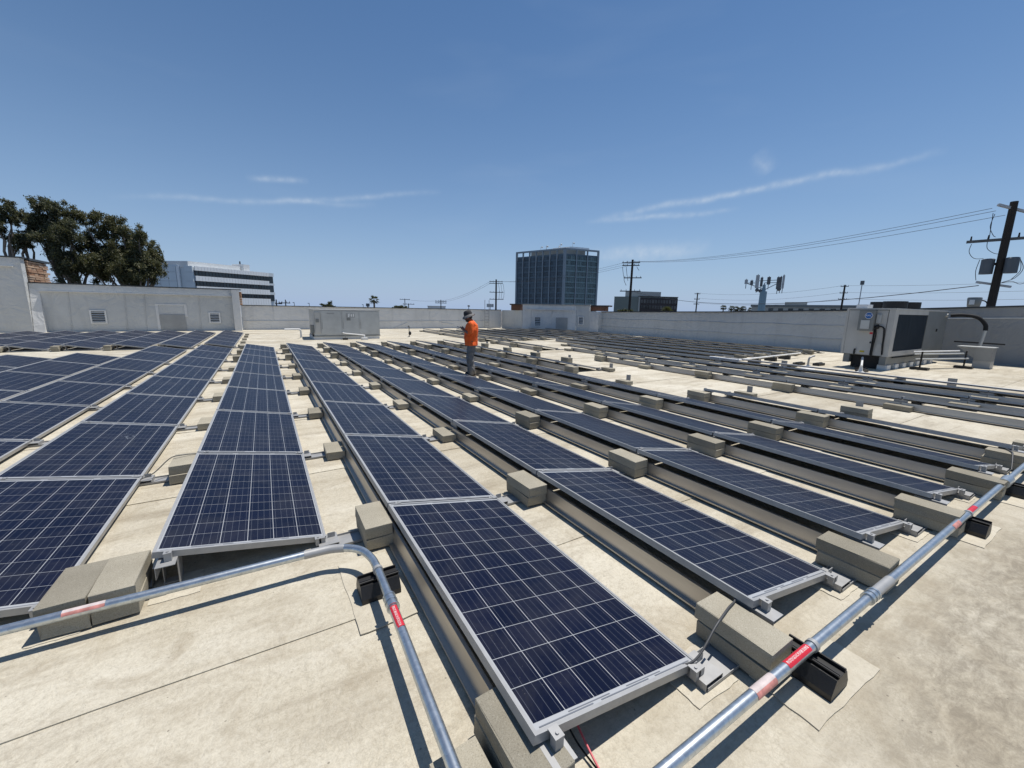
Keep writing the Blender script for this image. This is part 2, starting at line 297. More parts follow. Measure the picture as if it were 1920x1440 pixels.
# ------------------------------------------------------------------ mesh helpers
class MB:
    def __init__(s): s.v = []; s.f = []; s.smooth = []
    def add(s, vs, fs, sm=False):
        b = len(s.v); s.v += [tuple(x) for x in vs]; s.f += [tuple(i + b for i in f) for f in fs]; s.smooth += [sm] * len(fs); return s
    def box(s, x0, x1, y0, y1, z0, z1, mat=None):
        vs = [Vector((x, y, z)) for x in (x0, x1) for y in (y0, y1) for z in (z0, z1)]
        if mat is not None: vs = [mat @ v for v in vs]
        return s.add(vs, [(0, 1, 3, 2), (4, 6, 7, 5), (0, 4, 5, 1), (2, 3, 7, 6), (0, 2, 6, 4), (1, 5, 7, 3)])
    def bar(s, p, q, w, h=None, upv=(0, 0, 1)):
        p, q = Vector(p), Vector(q); d = (q - p).normalized(); u = Vector(upv)
        if abs(d.dot(u)) > 0.98: u = Vector((1, 0, 0))
        a = d.cross(u).normalized(); b = a.cross(d); h = h or w
        vs = [c + a * sx * w / 2 + b * sy * h / 2 for c in (p, q) for sx, sy in ((-1, -1), (1, -1), (1, 1), (-1, 1))]
        return s.add(vs, [(3, 2, 1, 0), (4, 5, 6, 7), (0, 1, 5, 4), (1, 2, 6, 5), (2, 3, 7, 6), (3, 0, 4, 7)])
    def tube(s, pts, r, n=10, cap=True, sm=True):
        pts = [Vector(p) for p in pts]; rs = r if isinstance(r, (list, tuple)) else [r] * len(pts)
        a = None; rings = []
        for i, p in enumerate(pts):
            d = (pts[min(i + 1, len(pts) - 1)] - pts[max(i - 1, 0)]).normalized()
            if a is None:
                u = Vector((0, 0, 1)) if abs(d.z) < 0.9 else Vector((1, 0, 0)); a = (u - d * u.dot(d)).normalized()
            else: a = (a - d * a.dot(d)).normalized()
            b = d.cross(a); rings.append([p + (a * math.cos(2 * math.pi * k / n) + b * math.sin(2 * math.pi * k / n)) * rs[i] for k in range(n)])
        vs = [v for g in rings for v in g]; fs = []
        for i in range(len(pts) - 1):
            for k in range(n): fs.append((i * n + k, i * n + (k + 1) % n, (i + 1) * n + (k + 1) % n, (i + 1) * n + k))
        s.add(vs, fs, sm)
        if cap: s.add(rings[0], [tuple(reversed(range(n)))]); s.add(rings[-1], [tuple(range(n))])
        return s
    def prism(s, poly, f0, f1):
        """poly: list of 2D, f0/f1 map 2D -> 3D for the two ends"""
        n = len(poly); vs = [f0(*p) for p in poly] + [f1(*p) for p in poly]
        return s.add(vs, [tuple(range(n - 1, -1, -1)), tuple(range(n, 2 * n))] + [(i, (i + 1) % n, n + (i + 1) % n, n + i) for i in range(n)])
    def blob(s, c, r, n=10, m=7, rot=None):
        vs = []; fs = []; c = Vector(c); r = Vector(r) if not isinstance(r, (int, float)) else Vector((r, r, r))
        for i in range(m + 1):
            th = math.pi * i / m
            for k in range(n):
                ph = 2 * math.pi * k / n; v = Vector((r.x * math.sin(th) * math.cos(ph), r.y * math.sin(th) * math.sin(ph), r.z * math.cos(th)))
                if rot: v = rot @ v
                vs.append(c + v)
        for i in range(m):
            for k in range(n): fs.append((i * n + k, (i + 1) * n + k, (i + 1) * n + (k + 1) % n, i * n + (k + 1) % n))
        return s.add(vs, fs, True)
    def mesh(s, name, mat=None):
        me = bpy.data.meshes.new(name); me.from_pydata(s.v, [], s.f)
        me.polygons.foreach_set('use_smooth', s.smooth); me.validate(); me.update()
        if mat: me.materials.append(M[mat])
        return me
    def build(s, name, mat, parent=None): return obj(name, s.mesh(name, mat), parent)
def obj(name, me, parent=None, loc=None):
    o = bpy.data.objects.new(name, me); COL.objects.link(o)
    if parent is not None: o.parent = parent
    if loc is not None: o.location = loc
    return o
def tag(o, label=None, cat=None, group=None, kind=None):
    if label: o['label'] = label
    if cat: o['category'] = cat
    if group: o['group'] = group
    if kind: o['kind'] = kind
    return o
def thing(name, label, cat, loc=(0, 0, 0), group=None, rz=0):
    o = obj(name, None, None, loc); o.rotation_euler.z = rz; o.empty_display_size = 0.1
    return tag(o, label, cat, group)
ORD = ['zeroth', 'first', 'second', 'third', 'fourth', 'fifth', 'sixth', 'seventh', 'eighth', 'ninth', 'tenth', 'eleventh']
def text_mesh(txt, size):
    cu = bpy.data.curves.new('t', 'FONT'); cu.body = txt; cu.size = size; cu.align_x = 'CENTER'; cu.align_y = 'CENTER'; cu.resolution_u = 2
    o = bpy.data.objects.new('t', cu); COL.objects.link(o)
    me = bpy.data.meshes.new_from_object(o.evaluated_get(bpy.context.evaluated_depsgraph_get()))
    bpy.data.objects.remove(o); bpy.data.curves.remove(cu); return me
def remesh(mb, voxel, smooth=4, name='m', mat=None):
    me = mb.mesh(name); o = bpy.data.objects.new('tmp', me); COL.objects.link(o)
    r = o.modifiers.new('r', 'REMESH'); r.mode = 'VOXEL'; r.voxel_size = voxel; r.use_smooth_shade = True
    if smooth:
        q = o.modifiers.new('s', 'SMOOTH'); q.iterations = smooth; q.factor = 0.5
    out = bpy.data.meshes.new_from_object(o.evaluated_get(bpy.context.evaluated_depsgraph_get()))
    out.name = name; bpy.data.objects.remove(o); bpy.data.meshes.remove(me)
    out.materials.clear(); out.materials.append(M[mat]); return out

# ------------------------------------------------------------------ setting: street level, roof
tag(MB().add([(-3000, -3000, -7), (3000, -3000, -7), (3000, 3000, -7), (-3000, 3000, -7)], [(0, 1, 2, 3)]).build('ground', 'asphalt'), 'dull street level ground far below the roof', None, None, 'structure')
roof = MB().box(-30, 26.5, -8, 36, -0.40, -0.012).build('roof', 'membrane'); tag(roof, 'flat cream roof deck under the solar panels', None, None, 'structure')
SEAM0, SW = 2.12 - 2.305 * 4, 2.305
for i in range(19):
    y0 = SEAM0 + i * SW; y1 = min(y0 + SW + 0.10, 35.9)
    if y0 > 35: break
    # each sheet laps over the next one farther in: the near edge lies proud
    nx = 57; vs = []; fs = []
    for k in range(nx):
        x = -29.9 + k * 56.3 / (nx - 1); e = 0.006 * math.sin(x * 2.1 + i) + random.uniform(-0.004, 0.004)
        vs += [(x, y0 + e, -0.010), (x, y0 + e, 0.0035), (x, y1, -0.0035)]
    for k in range(nx - 1):
        a = k * 3; fs += [(a, a + 3, a + 4, a + 1), (a + 1, a + 4, a + 5, a + 2)]
    MB().add(vs, fs).build('membrane_sheet', 'membrane', roof)
def patch(x0, x1, y0, y1, z=0.0075, rot=0.0):
    cx, cy = (x0 + x1) / 2, (y0 + y1) / 2; m = Matrix.Rotation(rot, 4, 'Z'); hx, hy = (x1 - x0) / 2, (y1 - y0) / 2
    poly = []
    for (a, b), (c, d) in (((-1, -1), (1, -1)), ((1, -1), (1, 1)), ((1, 1), (-1, 1)), ((-1, 1), (-1, -1))):
        for k in range(8):
            f = k / 8; poly.append(((a + (c - a) * f) * hx + random.uniform(-.004, .004), (b + (d - b) * f) * hy + random.uniform(-.004, .004)))
    mb = MB().prism(poly, lambda x, y: m @ Vector((x, y, -0.006)), lambda x, y: m @ Vector((x, y, 0.0)))
    o = mb.build('membrane_patch', 'membrane_new', roof); o.location = (cx, cy, z)
for p in [(0.30, 0.61, 1.98, 2.66, .0075, 0.02), (1.84, 2.44, 0.50, 0.79, .0075, -0.03), (4.49, 5.06, 0.50, 0.78, .0075, 0.0), (5.80, 6.35, 0.45, 0.78, .0075, 0.0),
          (1.49, 1.78, 0.815, 1.05, .006, -0.02), (2.86, 3.14, 0.80, 1.05, .006, 0), (4.15, 4.44, 0.78, 1.03, .006, 0), (5.5, 5.8, 0.76, 1.0, .006, 0),
          (0.12, 0.40, 2.85, 3.10, .006, 0.02), (-0.70, -0.46, 2.80, 3.05, .006, 0.02), (-1.15, -0.95, 2.72, 3.0, .006, 0.02)]:
    patch(*p)

# ------------------------------------------------------------------ solar rows
W, L, STEP = 0.955, 1.955, 1.975
ZH, ZL = 0.244, 0.074
TILT = math.asin((ZH - ZL) / W)
XH = {1: -0.679, 2: 0.693, 3: 2.049, 4: 3.36, 5: 4.69, 6: 6.02, 7: 7.375}
for n in range(8, 19): XH[n] = 7.375 + (n - 7) * 1.345
for n in range(0, -9, -1): XH[n] = -0.679 + (n - 1) * 1.372
LIP = 0.015
fr = MB(); fr.box(0, LIP, 0, L, -.04, 0); fr.box(W - LIP, W, 0, L, -.04, 0); fr.box(LIP, W - LIP, 0, LIP, -.04, 0); fr.box(LIP, W - LIP, L - LIP, L, -.04, 0)
fr.box(LIP, .05, LIP, L - LIP, -.04, -.0385); fr.box(W - .05, W - LIP, LIP, L - LIP, -.04, -.0385)
ME_FRAME = fr.mesh('frame', 'alu')
ME_BACK = MB().box(LIP, W - LIP, LIP, L - LIP, -.009, -.0045).mesh('backsheet', 'backsheet')
CX, CY = (W - 2 * LIP - .014) / 6, (L - 2 * LIP - .056) / 12
GX0, GY0 = LIP + .007, LIP + .028
def cells_mesh():
    mb = MB(); uvs = []
    for j in range(12):
        for i in range(6):
            x0 = GX0 + i * CX + .0018; x1 = GX0 + (i + 1) * CX - .0018; y0 = GY0 + j * CY + .0015; y1 = GY0 + (j + 1) * CY - .0015
            mb.add([(x0, y0, -.0042), (x1, y0, -.0042), (x1, y1, -.0042), (x0, y1, -.0042)], [(0, 1, 2, 3)])
            uvs += [(i + .001, j + .001), (i + .999, j + .001), (i + .999, j + .999), (i + .001, j + .999)]
    me = mb.mesh('cells', 'cell'); u = me.uv_layers.new(name='UVMap')
    for k, q in enumerate(uvs): u.data[k].uv = q
    return me
ME_CELLS = cells_mesh()
hx, hy = CX / 2 - .0018, CY / 2 - .0015
cm = MB().add([(-hx, -hy, 0), (hx, -hy, 0), (hx, hy, 0), (-hx, hy, 0)], [(0, 1, 2, 3)]); ME_CELL = cm.mesh('cell', 'cell')
u = ME_CELL.uv_layers.new(name='UVMap')
for k, q in enumerate(((.001, .001), (.999, .001), (.999, .999), (.001, .999))): u.data[k].uv = q
rb = MB()
for yy, sg in ((LIP + .006, 1), (L - LIP - .011, -1)):
    for a, b in ((.035, .30), (.345, .63), (.675, .92)): rb.box(a, b, yy, yy + .005, -.0045, -.0030)
for a, b in ((.18, .40), (.50, .72)): rb.box(a, b, LIP + .016, LIP + .020, -.0045, -.0030)
ME_RIB = rb.mesh('bus_ribbon', 'ribbon')
def rowname(n, sec):
    if sec == 'mainnear': return 'near piece, ' + ORD[n - 2] + ' row right of bottom-centre row'
    if sec == 'main':
        if n == 2: return 'the bottom-centre row'
        if n > 2: return ORD[n - 2] + ' row right of the bottom-centre row'
        return ORD[2 - n] + ' row left of the bottom-centre row'
    if sec == 'farleft': return ORD[1 - n] + ' row from right, far left array'
    if sec == 'aisle': return ORD[n - 8] + ' row beyond the bare aisle'
    if sec == 'aisleback': return 'short back piece of row beyond the bare aisle'
    if sec == 'right': return ORD[n - 11] + ' row before the air conditioner'
    if sec == 'back': return ORD[n - 8] + ' row of the back right array'
GRP = {'main': 'panels of the large middle array', 'farleft': 'panels of the far left array', 'aisle': 'panels beyond the bare aisle', 'aisleback': 'panels beyond the bare aisle', 'right': 'panels near the air conditioner', 'back': 'panels of the back right array'}
NP = [0]
def panel(n, y, k, sec):
    x = XH[n]; d = math.hypot(x + .4, y + 1)
    r = thing('solar_panel', 'blue solar panel, %s from near end, %s' % (ORD[k + 1], rowname(n, sec)), 'solar panel', (x, y, ZH), GRP[sec])
    r.rotation_euler = (random.uniform(-.0012, .0012), TILT + random.uniform(-.002, .002), 0)
    obj('frame', ME_FRAME, r); obj('backsheet', ME_BACK, r)
    if d < 13: tag(obj('bus_ribbon', ME_RIB, r), None, None, None, 'stuff')
    if d < 5.6:
        for j in range(12):
            for i in range(6): obj('cell', ME_CELL, r, (GX0 + (i + .5) * CX, GY0 + (j + .5) * CY, -.0042))
    else: tag(obj('cells', ME_CELLS, r), None, None, None, 'stuff')
    NP[0] += 1; return r
# rack part meshes (origin: row's high edge line x, joint y, z = roof)
ME_DEFL = MB().add([(-.052, 0, .030), (-.052, STEP - .012, .030), (-.022, 0, .030), (-.022, STEP - .012, .030), (-.010, 0, .140), (-.010, STEP - .012, .140), (.008, 0, .143), (.008, STEP - .012, .143), (-.052, 0, .018), (-.052, STEP - .012, .018)],
                   [(0, 2, 3, 1), (2, 4, 5, 3), (4, 6, 7, 5), (8, 0, 1, 9)]).mesh('wind_deflector', 'deflector')
ch = MB(); ch.box(.020, .115, -.085, .115, .1815, .1850); ch.box(.020, .0235, -.085, .115, .112, .1815); ch.box(.1115, .115, -.02, .115, .012, .1815); ch.box(.030, .110, .02, .08, .012, .018); ch.box(.030, .034, .03, .1, .018, .1805)
ME_LEG = ch.mesh('support_leg', 'alu_dull')
cl_ = MB(); cl_.box(.057, .093, -.034, -.003, .1855, .2330); cl_.box(.055, .095, -.036, .012, .2335, .2385); cl_.tube([(.075, -.018, .2385), (.075, -.018, .2445)], .007, 6)
ME_CLAMP = cl_.mesh('clamp', 'alu_dull')
cm_ = MB(); cm_.box(.057, .093, -.0085, .0085, .186, .2330); cm_.box(.055, .095, -.018, .018, .2335, .2375); cm_.tube([(.075, 0, .2375), (.075, 0, .2425)], .006, 6)
ME_CLAMPM = cm_.mesh('clamp', 'alu')
ft = MB(); X1 = math.cos(TILT) * W
ft.box(X1 - .055, X1 + .075, -.075, .075, .045, .049); ft.box(X1 + .071, X1 + .075, -.075, .075, .010, .045); ft.box(X1 - .055, X1 - .051, -.075, .075, .010, .045); ft.box(X1 + .01, X1 + .06, .02, .024, .049, .085)
ft.box(X1 - .050, X1 - .010, -.034, -.004, .049, .088)
ME_FOOT = ft.mesh('foot_bracket', 'alu_dull')
def tray_mesh(x0, x1):
    tr = MB(); tr.box(x0, x1, -.075, .075, .0085, .0115); tr.box(x0, x1, -.078, -.075, .0085, .026); tr.box(x0, x1, .075, .078, .0085, .026); return tr.mesh('base_tray', 'alu_dull')
ME_TRAY = tray_mesh(X1 - .04, 1.33); ME_TRAYL = tray_mesh(.06, 1.33)
def rack(n, y0, cnt, sec, trayshort=False):
    x = XH[n]; r = thing('panel_rack', 'low metal rack with wind deflectors under %s' % rowname(n, sec), 'solar rack', (x, y0, 0), 'solar racks')
    for k in range(cnt + 1):
        y = k * STEP - .01
        if k < cnt:
            q = obj('wind_deflector', ME_DEFL, r, (0, k * STEP - .004, 0))
        far = math.hypot(x, y0 + y) > 17
        if far and k > 0: continue
        e = obj('support_leg', ME_LEG, r, (0, y if k < cnt else y - .09, 0)); obj('clamp', ME_CLAMP if k == 0 else ME_CLAMPM, r, (0, y, 0))
        obj('foot_bracket', ME_FOOT, r, (0, y, 0)); obj('base_tray', ME_TRAYL if sec == 'farleft' else ME_TRAY, r, (0, y, 0))
        obj('clamp', ME_CLAMP if k == 0 else ME_CLAMPM, r, (X1 - .13, y, ZL - ZH + .022))
    return r
ROWS = []
def row(n, y0, cnt, sec, k0=0):
    ks = []
    for k in range(cnt):
        y = y0 + k * STEP
        if XH[n] + .95 < -0.47 * (y + 2) - .2: continue
        ks.append(k)
    if not ks: return
    for i, k in enumerate(ks): panel(n, y0 + k * STEP, k0 + i, sec)
    rack(n, y0 + ks[0] * STEP, len(ks), 'mainnear' if n == 7 and cnt == 2 else sec); ROWS.append((n, y0 + ks[0] * STEP, len(ks), sec))
YR = {2: .935, 3: .916, 4: .897, 5: .862, 6: .830, 7: .805}
for n in (2, 3, 4, 5, 6): row(n, YR[n], 9, 'main')
row(7, YR[7], 2, 'main'); row(7, YR[7] + 4 * STEP, 5, 'main', 2)
row(1, 2.96, 8, 'main')
row(0, 2.96, 8, 'main'); row(-1, 2.96, 8, 'main')
for n in (-2, -3, -4, -5): row(n, 2.96, 7, 'main')
for n, y in ((0, 19.6), (-1, 19.7), (-2, 20.1), (-3, 20.3), (-4, 20.4), (-5, 20.4), (-6, 20.4)): row(n, y, 5, 'farleft')
row(9, 10.4 - 6 * STEP, 6, 'aisle'); row(9, 14.2, 2, 'aisleback')
row(10, 13.75 - 7 * STEP, 7, 'aisle'); row(11, 15.7 - 8 * STEP, 8, 'aisle')
for n in range(12, 18): row(n, 8.5, 5, 'right')
for n in range(9, 18): row(n, 19.45, 5, 'back')

sp = [o for o in bpy.data.objects if o.name.startswith('solar_panel') and abs(o.location.x - XH[0]) < .01 and abs(o.location.y - 4.935) < .05]
if sp:
    m = MB(); rnd = random.Random(4)
    for k in range(46):
        a = rnd.uniform(0, 6.28); q = abs(rnd.gauss(0, .085)); c = Vector((.56 + q * math.cos(a), 1.34 + q * 1.7 * math.sin(a), -.0022)); w_ = rnd.uniform(.003, .010) * (1.4 - min(q / .12, 1)); l_ = w_ * rnd.uniform(1, 3); t_ = a + rnd.uniform(-.3, .3)
        d = Vector((math.cos(t_), math.sin(t_), 0)); e = Vector((-d.y, d.x, 0)); m.add([c + d * l_, c + e * w_, c - d * l_, c - e * w_], [(0, 1, 2, 3)])
    tag(m.build('dried_splash', 'ribbon', sp[0]), 'pale dried splash mark', None, None, 'stuff')

# ------------------------------------------------------------------ ballast blocks
def block_mesh(i):
    bm = bmesh.new(); bmesh.ops.create_cube(bm, size=1); rnd = random.Random(i)
    bmesh.ops.scale(bm, vec=(.190, .385, .086), verts=bm.verts); bmesh.ops.translate(bm, vec=(0, 0, .043), verts=bm.verts)
    bmesh.ops.bevel(bm, geom=bm.edges[:], offset=.003, segments=1, affect='EDGES')
    for v in bm.verts:
        v.co += Vector((rnd.uniform(-.003, .003), rnd.uniform(-.003, .003), rnd.uniform(-.0012, .0012)))
        if rnd.random() < .10: v.co -= Vector((math.copysign(.010, v.co.x), math.copysign(.012, v.co.y), math.copysign(.007, v.co.z - .043))) * rnd.uniform(.4, 1)
    me = bpy.data.meshes.new('block'); bm.to_mesh(me); bm.free(); me.materials.append(M['concrete']); return me
BLK = [block_mesh(i) for i in range(12)]
def block(x, y, lay, label, rz=None, z0=.013, group='grey concrete ballast blocks'):
    o = obj('concrete_block', random.choice(BLK), None, (x + random.uniform(-.008, .008), y + random.uniform(-.012, .012), z0 + lay * .0870))
    o.rotation_euler.z = random.uniform(-.03, .03) if rz is None else rz
    return tag(o, label, 'concrete block', group)
def stack(x, y, cnt, where, **k):
    if cnt == 1: block(x, y, 0, 'lone concrete block ' + where, **k)
    else: block(x, y, 0, 'lower concrete block ' + where, **k); block(x, y, 1, 'upper concrete block ' + where, **k)
def jointname(k, cnt):
    return 'near end' if k == 0 else 'far end' if k == cnt else ORD[k] + ' joint'
for (n, y0, cnt, sec) in ROWS:
    if sec == 'main' and n >= 1:
        for k in range(cnt + 1):
            c = 2 if (k in (0, 1) or k >= cnt - 2 or (n >= 4 and k == 2)) else 1
            if n == 7 and cnt == 2: c = 2
            if n == 7 and cnt == 5: c = 2
            nm = 'near end' if (n == 7 and cnt == 5 and k == 0) else jointname(k, cnt)
            piece = rowname(n, sec) if not (n == 7 and cnt == 2) else 'near piece of fifth row right of bottom-centre row'
            if n == 1 and k == 0: continue
            if n == 2 and k == 0: stack(.697, 1.02, 2, 'at near end of the bottom-centre row', rz=.02); continue
            stack(XH[n] - .115, y0 + k * STEP + (-.02 if k == 0 else .01 if k == cnt else 0), c, 'at %s of %s' % (nm, piece))
    elif sec == 'main' and n in (0, -1, -2):
        for k in range(cnt + 1): stack(XH[n] - .115, y0 + k * STEP, 1, 'at %s of %s' % (jointname(k, cnt), rowname(n, sec)))
    elif sec == 'farleft': stack(XH[n] - .115, y0, 2, 'at near end of %s' % rowname(n, sec))
    elif sec in ('aisle', 'aisleback'):
        for k in range(cnt + 1):
            if y0 + k * STEP < XH[n] / 9 - .5: continue
            c = (2 if n == 9 and k % 3 != 2 else 1)
            stack(XH[n] - .115 - (.03 if n > 9 else 0), y0 + k * STEP, c, 'at %s of %s' % (jointname(k, cnt), rowname(n, sec)))
    elif sec == 'right':
        for k in (0, 2): stack(XH[n] - .12, y0 + k * STEP, 2 if k == 0 else 1, 'at %s of %s' % (jointname(k, cnt), rowname(n, sec)))
    elif sec == 'back' and n < 14:
        for k in (0, 1, 3, 5): stack(XH[n] - .12, y0 + k * STEP, 2 if k == 0 else 1, 'at %s of %s' % (jointname(k, cnt), rowname(n, sec)))
# near end of the first row left of the bottom-centre row: two stacks side by side
for x, nm in ((-.808, 'right-hand'), (-1.003, 'left-hand')):
    for lay, ln in ((0, 'lower'), (1, 'upper')): block(x, 2.93, lay, '%s concrete block, %s stack, beside the left conduit' % (ln, nm), rz=.01 if x > -.9 else -.015)
block(.475, .95, 0, 'lone concrete block at bottom edge left of the near stack', rz=0.03, z0=.008)
# removed row: blocks and bare uprights left on the aisle
ME_POST = MB().add([], []).box(-.05, .05, -.004, .004, .0, .13).box(-.05, .05, -.09, -.004, .0, .004).mesh('upright_plate', 'alu_dull')
RM = [(8.56, 16.45, 2), (8.50, 14.3, 2), (8.45, 12.2, 2), (8.55, 10.5, 2), (8.48, 8.5, 1), (8.5, 4.5, 1), (8.5, 2.65, 2), (8.5, .72, 1)]
for i, (x, y, c) in enumerate(RM):
    stack(x, y, c, 'on bare aisle, %s from near end of the removed row' % ORD[len(RM) - i])
    p = tag(obj('upright_bracket', ME_POST, None, (x + .12, y, .0)), 'bare metal upright on aisle, %s from near end of removed row' % ORD[len(RM) - i], 'bracket', 'bare metal uprights')
    p.rotation_euler.z = -1.15 + random.uniform(-.2, .2); p.scale.z = 2.0 if c == 2 else 1.7
block(7.26, 6.735, 0, 'lone concrete block in gap of fifth row right of bottom-centre row')
p = tag(obj('upright_bracket', ME_POST, None, (7.40, 6.72, 0)), 'bare metal upright in gap of fifth row right of bottom-centre row', 'bracket', 'bare metal uprights'); p.rotation_euler.z = -1.0; p.scale.z = 1.7
for x, y, nm in ((14.1, 2.66, 'in front of the metal hood'), (14.1, 6.4, 'nearest the rows before the air conditioner')):
    p = tag(obj('upright_bracket', ME_POST, None, (x, y, 0)), 'grey metal upright standing ' + nm, 'bracket', 'bare metal uprights'); p.rotation_euler.z = -1.25; p.scale = (1.6, 1, 2.1)
for k in range(5): block(-.90, 20.1 + k * 1.98, 0, 'lone concrete block right of far left array, %s from the front' % ORD[k + 1])

# ------------------------------------------------------------------ conduits
PR = 0.0238
def smooth_path(pts, sub=6):
    pts = [Vector(p) for p in pts]; out = []
    for i in range(len(pts) - 1):
        p0, p1, p2, p3 = pts[max(i - 1, 0)], pts[i], pts[i + 1], pts[min(i + 2, len(pts) - 1)]
        for k in range(sub):
            t = k / sub; out.append(0.5 * ((2 * p1) + (p2 - p0) * t + (2 * p0 - 5 * p1 + 4 * p2 - p3) * t * t + (3 * p1 - p0 - 3 * p2 + p3) * t ** 3))
    return out + [pts[-1]]
def sleeve(parent, name, mat, p, d, half, r, bands=0):
    d = Vector(d).normalized(); p = Vector(p); mb = MB().tube([p - d * half, p + d * half], r, 20)
    for k in range(bands):
        c = p + d * half * (-.9 + 1.8 * k / max(1, bands - 1)); mb.tube([c - d * .006, c + d * .006], r + .004, 20)
    return mb.build(name, mat, parent)
def pipe_tag(parent, name, mat, p, d, length, a0, a1, text=None, rr=PR + .0012):
    """label wrapped round a pipe: angles measured from straight up"""
    d = Vector(d).normalized(); p = Vector(p); side = d.cross(Vector((0, 0, 1))).normalized(); upv = side.cross(d)
    f = lambda s, a, r=rr: p + d * s + (upv * math.cos(a) + side * math.sin(a)) * r
    n = 10; vs = []; fs = []
    for k in range(n + 1):
        a = a0 + (a1 - a0) * k / n; vs += [f(-length / 2, a), f(length / 2, a)]
    for k in range(n): fs.append((2 * k, 2 * k + 1, 2 * k + 3, 2 * k + 2))
    o = MB().add(vs, fs, True).build(name, mat, parent)
    if text:
        me = text_mesh(text, .0190); am = (a0 + a1) / 2
        xs = [v.co.x for v in me.vertices]; k = (length * .90) / (max(xs) - min(xs)); off = (max(xs) + min(xs)) / 2
        for v in me.vertices: v.co = f((v.co.x - off) * k, am - v.co.y / rr, rr + .0008)
        me.materials.clear(); me.materials.append(M['white_paint']); obj('lettering', me, o)
    return o
cr = thing('conduit', 'long galvanized steel conduit crossing the lower right in front of the row ends', 'conduit', (0, 0, 0))
cpts = [(.2, .677, .150), (1.06, .676, .152), (2.1, .667, .152), (3.0, .660, .151), (4.9, .648, .151), (6.1, .640, .152), (9.0, .62, .152), (13, .59, .152)]
MB().tube(smooth_path(cpts, 3), PR, 24).build('pipe', 'galv', cr)
DC = (1, -.008, 0)
sleeve(cr, 'coupling', 'galv', (2.80, .662, .151), DC, .045, .030, 3); MB().tube([(2.86, .6615, .151), (3.08, .6595, .151)], .0268, 20).build('sleeve', 'alu', cr)
sleeve(cr, 'strap', 'alu', (2.115, .667, .152), DC, .012, .0290, 0); sleeve(cr, 'strap', 'alu', (4.73, .649, .151), DC, .012, .0290, 0)
jb = MB().tube([(5.93, .641, .152), (6.13, .640, .152)], .045, 20); jb.build('junction_fitting', 'galv', cr)
pipe_tag(cr, 'warning_tag', 'red_tag', (1.965, .668, .152), DC, .20, -.75, .95, 'PHOTOVOLTAIC POWER SOURCE')
pipe_tag(cr, 'faded_tag', 'faded_tag', (1.68, .671, .152), DC, .15, -1.3, .55); pipe_tag(cr, 'warning_tag', 'pink_tag', (1.68, .671, .152), DC, .15, .56, 1.7)
pipe_tag(cr, 'warning_tag', 'red_tag', (4.82, .648, .151), DC, .19, -.6, .9); pipe_tag(cr, 'warning_tag', 'pink_tag', (4.36, .651, .151), DC, .16, .1, 1.6)
cl2 = thing('conduit', 'galvanized steel conduit bending round at lower left beside the bottom-centre row', 'conduit', (0, 0, 0))
lp = smooth_path([(-3.2, 2.735, .150), (-1.19, 2.690, .150), (-.60, 2.668, .150), (.05, 2.650, .150)], 3) + smooth_path([(.12, 2.648, .150), (.24, 2.640, .150), (.345, 2.600, .150), (.425, 2.520, .150), (.462, 2.40, .150), (.468, 2.28, .150)], 6) + smooth_path([(.467, 2.15, .150), (.459, 1.82, .150), (.437, 1.05, .150), (.41, .1, .150)], 3)
MB().tube(lp, PR, 24).build('pipe', 'galv', cl2)
DL = (-.018, -1, 0)
sleeve(cl2, 'coupling', 'galv', (.4635, 1.955, .150), DL, .048, .0305, 3); MB().tube(smooth_path([(.10, 2.6488, .150), (.24, 2.640, .150), (.33, 2.608, .150)], 5), .0268, 20).build('sleeve', 'alu', cl2)
sleeve(cl2, 'strap', 'alu', (.4675, 2.27, .150), DL, .012, .0290)
pipe_tag(cl2, 'warning_tag', 'red_tag', (.460, 1.82, .150), (.018, 1, 0), .16, -.95, .65, 'PHOTOVOLTAIC POWER SOURCE')
pipe_tag(cl2, 'faded_tag', 'faded_tag', (-.90, 2.679, .150), (1, -.03, 0), .16, -1.2, .6); pipe_tag(cl2, 'warning_tag', 'pink_tag', (-.90, 2.679, .150), (1, -.03, 0), .16, .61, 1.3)
def support(x, y, rz, ln, label):
    r = thing('conduit_support', label, 'conduit support', (x, y, .008), 'black rubber conduit supports', rz)
    prof = [(-.085, 0), (.085, 0), (.085, .03), (.052, .095), (-.052, .095), (-.085, .03)]
    MB().prism(prof, lambda a, b: Vector((a, -ln / 2, b)), lambda a, b: Vector((a, ln / 2, b))).build('base', 'rubber', r)
    m = MB(); m.box(-.032, -.027, -ln / 2, ln / 2, .095, .116); m.box(.027, .032, -ln / 2, ln / 2, .095, .116); m.box(-.032, .032, -ln / 2, ln / 2, .095, .098); m.tube([(-.036, -ln / 2, .108), (-.036, ln / 2, .108)], .006, 8); m.tube([(.036, -ln / 2, .108), (.036, ln / 2, .108)], .006, 8)
    m.build('strut_channel', 'black_metal', r)
    return r
support(2.105, .655, 0, .235, 'black rubber support under lower right conduit beside the red tag')
support(4.76, .635, 0, .22, 'black rubber support under lower right conduit, second from bottom')
support(6.16, .620, 0, .22, 'black rubber support under lower right conduit by the round fitting')
support(.468, 2.275, math.pi / 2 + .01, .225, 'black rubber support under the bend of the lower left conduit')
